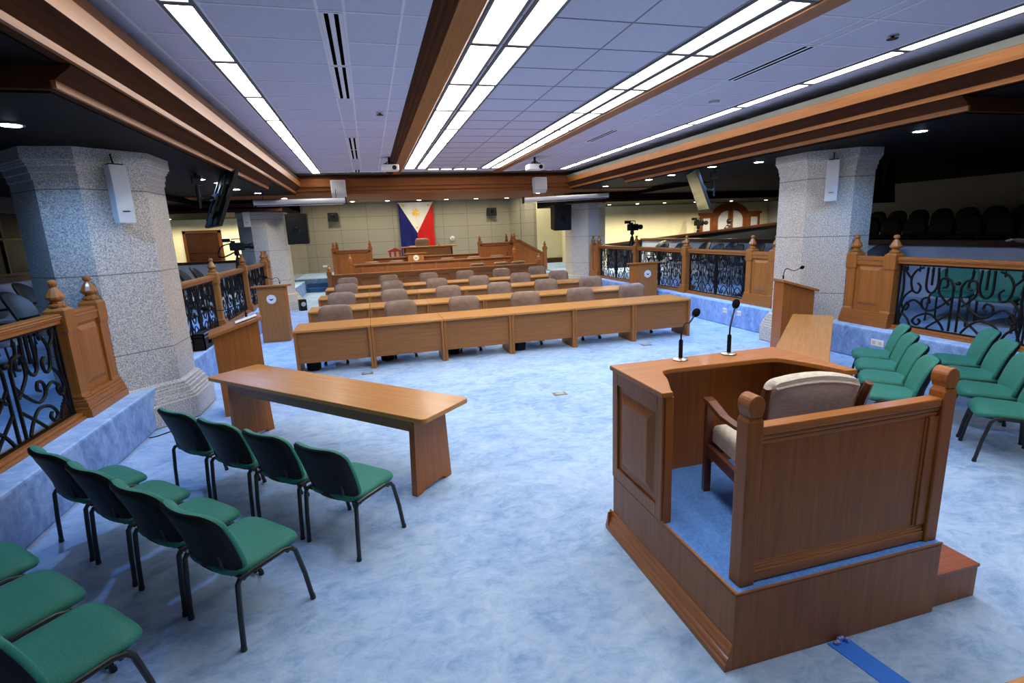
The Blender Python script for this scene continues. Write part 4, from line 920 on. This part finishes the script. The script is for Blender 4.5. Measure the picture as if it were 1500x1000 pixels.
def screen(x0, x1, z0, z1, y, lab, c0):
    t = thing('projection_screen', lab, 'projection screen', ((x0+x1)/2,y,z0), 0, 'rolled up projection screens'); w = (x1-x0)/2; dz = z1-z0
    b = MB(); b.M = Matrix.Rotation(-math.atan2(dz, 2*w), 4, 'Y') @ Matrix.Translation((0,0,.5*dz))
    b.tube([(-w,0,.06),(w,0,.06)], .062, 14); b.obj('housing', WHITEP, t, True)
    b = MB(); b.M = Matrix.Rotation(-math.atan2(dz, 2*w), 4, 'Y') @ Matrix.Translation((0,0,.5*dz)); b.box(-w+.06,w-.06,-.02,.02,-.035,-.02); b.obj('hem_bar', SILVER, t)
    b = MB(); b.M = Matrix.Rotation(-math.atan2(dz, 2*w), 4, 'Y') @ Matrix.Translation((0,0,.5*dz)); b.box(-w-.03,-w,-.07,.07,-.03,.14).box(w,w+.03,-.07,.07,-.03,.14); b.obj('end_cap', BLACK, t)
    for s in (-.8,.8): MB().tube([(s*w,0,.12),(s*w,0,3.345-z0)], .008, 6).obj('ceiling_mount', BLACK, t)
screen(-2.62,-.48,3.0,3.01,14.2,'long white rolled projection screen hanging left of the flag',0); screen(4.25,6.80,2.90,2.98,14.2,'long white rolled projection screen hanging right of the flag',0)
def projector(x, y, lab):
    t = thing('projector', lab, 'projector', (x,y,3.56), 0, 'white ceiling projectors')
    MB().box(-.20,.20,-.16,.16,0,.13).obj('body', WHITE, t, bevel=.02); MB().lathe([(.045,-.02),(.05,0)], 16, (.1,-.16,.06), axis='y').obj('lens', BLACK, t)
    b = MB(); b.box(-.12,.12,-.10,.10,.13,.155).tube([(0,0,.155),(0,0,.30)], .025, 10).tube([(-.10,-.02,.15),(0,0,.22),(.12,.03,.15)], .012, 6); b.obj('ceiling_mount', BLACK, t)
projector(.60,12.4,'white projector hanging from the ceiling beside the middle beam'); projector(4.05,12.5,'white projector hanging from the ceiling right of the right beam')
def tv(loc, rz, tilt, w, h, lab, top, mount=True, roll=0):
    t = thing('television', lab, 'television', loc, rz); R = Matrix.Rotation(tilt,4,'X')
    def M(): b = MB(); b.M = R; return b
    M().box(-w/2,w/2,-.025,.025,-h/2,h/2).obj('casing', BLACK, t, bevel=.006); M().box(-w/2+.015,w/2-.015,-.029,-.0255,-h/2+.015,h/2-.015).obj('display', SCREEN, t)
    b = M(); b.box(-w*.28,w*.28,.025,.07,-h*.25,h*.25); b.obj('rear_cover', BLACK, t, bevel=.01)
    if mount:
        b = M(); 
        for s in (-.16,.16): b.box(s-.02,s+.02,.07,.09,-h*.42,h*.42)
        b.box(-.2,.2,.09,.11,-.05,.05); b.obj('bracket', BLKMET, t)
        p = R @ Vector((0,.11,0)); b = MB(); b.tube([tuple(p),(0,.26,.0),(0,.30,.03)], .022, 8).tube([(0,.30,-.12),(0,.30,top)], .024, 10).box(-.05,.05,.24,.36,.22,.36).box(-.09,.09,.22,.38,top-.012,top); b.obj('ceiling_mount', BLKMET, t)
    return t
tv((-2.18,9.3,2.80), PI/2+.42, .40, 1.15, .88, 'television hanging from the left soffit, seen almost edge on', .40)
tv((6.62,9.6,2.79), -PI/2-.42, .36, 1.10, .82, 'television hanging from the right soffit, tilted toward the hall', .40)
tv((9.66,8.4,2.85), PI, .12, 1.22, .92, 'big dark television behind the near right pillar, seen from the back', .50)
def hang(x, y, z, w, h, lab):
    t = thing('hanging_loudspeaker', lab, 'speaker', (x,y,z), 0, 'black hanging loudspeakers'); MB().prism([(-.18,0),(.2,.06),(.2,h),(-.22,h)], -w/2, w/2, 'x').obj('cabinet', BLACK, t, bevel=.01)
    MB().lathe([(.09,-.225),(.11,-.215)], 18, (0,0,h*.45), axis='y').obj('cone', SCREEN, t)
    for s in (-.3,.3): MB().tube([(s*w,0,h),(s*w,0,3.36-z)], .01, 6).obj('ceiling_mount', BLKMET, t)
hang(-2.05,17.2,2.0,.60,.90,'black hanging loudspeaker right of the far left pillar'); hang(6.46,17.2,2.08,.62,.86,'black hanging loudspeaker left of the far right pillar')
def cam(loc, rz, hgt, lab, strap=False):
    t = thing('video_camera', lab, 'camera', loc, rz, 'tripod cameras')
    b = MB(); b.box(-.09,.09,-.22,.16,hgt,hgt+.22).box(-.06,.06,.0,.12,hgt+.22,hgt+.27); b.obj('body', BLACK, t, bevel=.015)
    MB().lathe([(.07,-.46),(.085,-.44),(.085,-.36),(.06,-.34),(.06,-.22)], 16, (0,0,hgt+.11), axis='y').obj('lens', BLACK, t, True)
    b = MB(); b.box(-.05,.05,.12,.32,hgt+.24,hgt+.34).tube([(0,-.15,hgt+.22),(0,-.13,hgt+.32),(0,.08,hgt+.32),(0,.10,hgt+.22)], .014, 6); b.obj('viewfinder', BLACK, t)
    if strap: MB().tube(spline([(.05,.12,hgt+.2),(.08,.36,hgt+.12),(.06,.47,hgt-.12),(.03,.34,hgt-.17),(.03,.06,hgt-.05)],6), .02, 6).obj('strap', BLACK, t, True)
    MB().lathe([(.05,hgt-.14),(.07,hgt-.10),(.06,hgt)], 12).lathe([(.03,hgt-.5),(.03,hgt-.14)], 10).obj('head', BLACK, t, True)
    for k in range(3):
        a = 2*PI*k/3+.4; MB().tube([(.03*math.cos(a),.03*math.sin(a),hgt-.2),(.30*math.cos(a),.30*math.sin(a),.0)], [.026,.015], 8).obj('leg', BLACK, t, True)
    return t
cam((-3.95,17.9,ZP) if False else (-3.66,16.45,ZP), 1.8, 1.43, 'black video camera with strap on a tripod before the left cream wall', True)
cam((8.75,16.4,ZP), 1.9, 1.50, 'black video camera on a tripod before the right cream wall')
cam((13.9,20.1,ZP), .3, 1.55, 'dark tripod camera left of the arched door behind the parapet')

# ================================================================== PEOPLE
SKIN = mat('skin', (.42,.24,.17), .55); DARKC = mat('black_clothes', (.012,.012,.015), .8); HAIR = mat('black_hair', (.008,.007,.006), .5)
def skinned(name, verts, edges, m, parent, root=0, sub=2):
    me = bpy.data.meshes.new(name); me.from_pydata([v[:3] for v in verts], edges, []); me.materials.append(m)
    o = bpy.data.objects.new(name, me); C.objects.link(o); o.parent = parent
    sk = o.modifiers.new('Skin','SKIN'); sk.use_smooth_shade = True
    for i, v in enumerate(verts):
        r = v[3]; me.skin_vertices[0].data[i].radius = (r, v[4] if len(v) > 4 else r); me.skin_vertices[0].data[i].use_root = (i == root)
    s = o.modifiers.new('Sub','SUBSURF'); s.levels = sub; s.render_levels = sub
    return o
def person(loc, rz, lab, reach=False):
    t = thing('person', lab, 'person', loc, rz)
    V = [(0,0,.93,.15,.11),(0,0,1.12,.14,.10),(0,0,1.32,.17,.11),(0,0,1.43,.12,.08),(0,-.01,1.50,.055),(0,-.02,1.57,.07),(0,-.03,1.66,.088,.10),(0,-.02,1.73,.05)]
    E = [(i,i+1) for i in range(7)]
    def limb(start, pts):
        p = start
        for q in pts: V.append(q); E.append((p,len(V)-1)); p = len(V)-1
        return p
    for s in (-1,1): limb(0, [(s*.10,0,.86,.085),(s*.11,-.02,.48,.06),(s*.11,.0,.10,.04),(s*.12,-.10,.04,.035),(s*.12,-.17,.035,.025)])
    limb(3, [(.20,0,1.40,.06),(.26,.02,1.13,.045),(.25,-.08,.90,.033),(.25,-.11,.83,.03)])
    if reach: hand = limb(3, [(-.20,0,1.40,.06),(-.30,-.10,1.20,.045),(-.42,-.27,1.22,.034),(-.47,-.35,1.235,.032)])
    else: hand = limb(3, [(-.20,0,1.40,.06),(-.26,.02,1.13,.045),(-.25,-.08,.90,.033),(-.25,-.11,.83,.03)])
    body = skinned('body', V, E, SKIN, t)
    # hands: four fingers and a thumb each
    hp = V[hand]; hands = [((hp[0],hp[1],hp[2]), Vector((-.55,-.8,.1)).normalized() if reach else Vector((0,-.3,-.95)).normalized()), ((.25,-.11,.83), Vector((0,-.3,-.95)).normalized())]
    for c, d in hands:
        c = Vector(c); sd = d.cross(Vector((0,0,1))).normalized(); up = sd.cross(d).normalized(); b = MB()
        b.tube([c, c+d*.03, c+d*.08], [.026,.034,.032], 10, r2=.016)
        for k in range(4):
            q = c+d*.075+sd*(.024-.016*k); l = (.062,.072,.068,.052)[k]; b.tube([q, q+d*l*.5-up*.004, q+d*l*.85-up*.018, q+d*l-up*.03], [.009,.0085,.008,.006], 7)
        q = c+d*.025+sd*.028; b.tube([q, q+sd*.022+d*.022, q+sd*.03+d*.05], [.011,.010,.007], 7)
        b.obj('hand', SKIN, body, True)
    MB().loft([[(rx*math.cos(2*PI*k/14), -.015+ry*math.sin(2*PI*k/14), z) for k in range(14)] for rx,ry,z in ((.21,.145,.80),(.20,.14,.95),(.185,.135,1.12),(.225,.15,1.30),(.22,.14,1.41),(.14,.11,1.47),(.085,.08,1.52))]).obj('jacket', DARKC, t, True)
    for s in (-1,1):
        MB().tube([(s*.10,0,.9),(s*.11,-.02,.48),(s*.11,.0,.07)], [.11,.08,.06], 12).obj('trouser_leg', DARKC, t, True)
        MB().tube([(s*.12,.06,.04),(s*.12,-.05,.045),(s*.12,-.20,.03)], [.045,.05,.035], 10).obj('shoe', BLACK, t, True)
    MB().tube([(.17,0,1.39),(.265,.02,1.13),(.25,-.07,.92)], [.09,.07,.052], 10).obj('sleeve', DARKC, t, True)
    if reach: MB().tube([(-.17,0,1.39),(-.30,-.10,1.20),(-.34,-.16,1.205)], [.09,.07,.055], 10).obj('sleeve', DARKC, t, True)
    else: MB().tube([(-.17,0,1.39),(-.265,.02,1.13),(-.25,-.07,.92)], [.09,.07,.052], 10).obj('sleeve', DARKC, t, True)
    b = MB(); b.sphere((0,.0,1.68), .115, 14, 1.05); b.obj('hair', HAIR, t, True)
    b = MB(); b.tube([(0,-.115,1.68),(0,-.145,1.645),(0,-.125,1.635)], [.010,.016,.012], 8); b.obj('nose', SKIN, body, True)
    for s in (-1,1): MB().sphere((s*.036,-.112,1.675), .013, 10).obj('eye', BLACK, body, True); MB().sphere((s*.105,-.02,1.65), .022, 8).obj('ear', SKIN, body, True)
    b = MB(); b.tube([(-.028,-.112,1.60),(0,-.122,1.598),(.028,-.112,1.60)], .008, 6); b.obj('mouth', mat('lips',(.35,.12,.10),.5), body, True)
    return t
person((15.48,20.12,ZP), PI*1.05, 'person in black clothes standing before the arched door behind the parapet')
p = person((9.68,5.22,ZP), -1.15, 'person in black reaching an arm into view at the right picture edge', True)
t = thing('phone', 'small pale lit phone screen in the dark right gallery near the reaching hand', 'phone', (9.0,5.40,1.70), .5)
bpy.data.objects.remove(t)

# ================================================================== CAMERA, WORLD, COLOUR
W = bpy.data.worlds.new('World'); S.world = W; W.use_nodes = True
W.node_tree.nodes['Background'].inputs['Color'].default_value = (.5,.6,.8,1); W.node_tree.nodes['Background'].inputs['Strength'].default_value = .02
cd = bpy.data.cameras.new('Camera'); co = bpy.data.objects.new('Camera', cd); C.objects.link(co)
yaw, pitch, roll = 0.25776601614380185, 0.21159910686131836, -0.041240062301175176
fw = Vector((math.sin(yaw)*math.cos(pitch), math.cos(yaw)*math.cos(pitch), -math.sin(pitch))); rt = Vector((math.cos(yaw), -math.sin(yaw), 0)); up = rt.cross(fw)
r2 = rt*math.cos(roll)+up*math.sin(roll); u2 = up*math.cos(roll)-rt*math.sin(roll)
co.matrix_world = Matrix(((r2.x,u2.x,-fw.x,0),(r2.y,u2.y,-fw.y,0),(r2.z,u2.z,-fw.z,2.15),(0,0,0,1)))
cd.sensor_fit = 'HORIZONTAL'; cd.sensor_width = 36; cd.lens = 755.912/1500*36; cd.clip_start = .05; cd.clip_end = 100
S.camera = co
S.view_settings.view_transform = 'Standard'; S.view_settings.look = 'None'; S.view_settings.exposure = 0; S.view_settings.gamma = 1; S.view_settings.use_curve_mapping = False
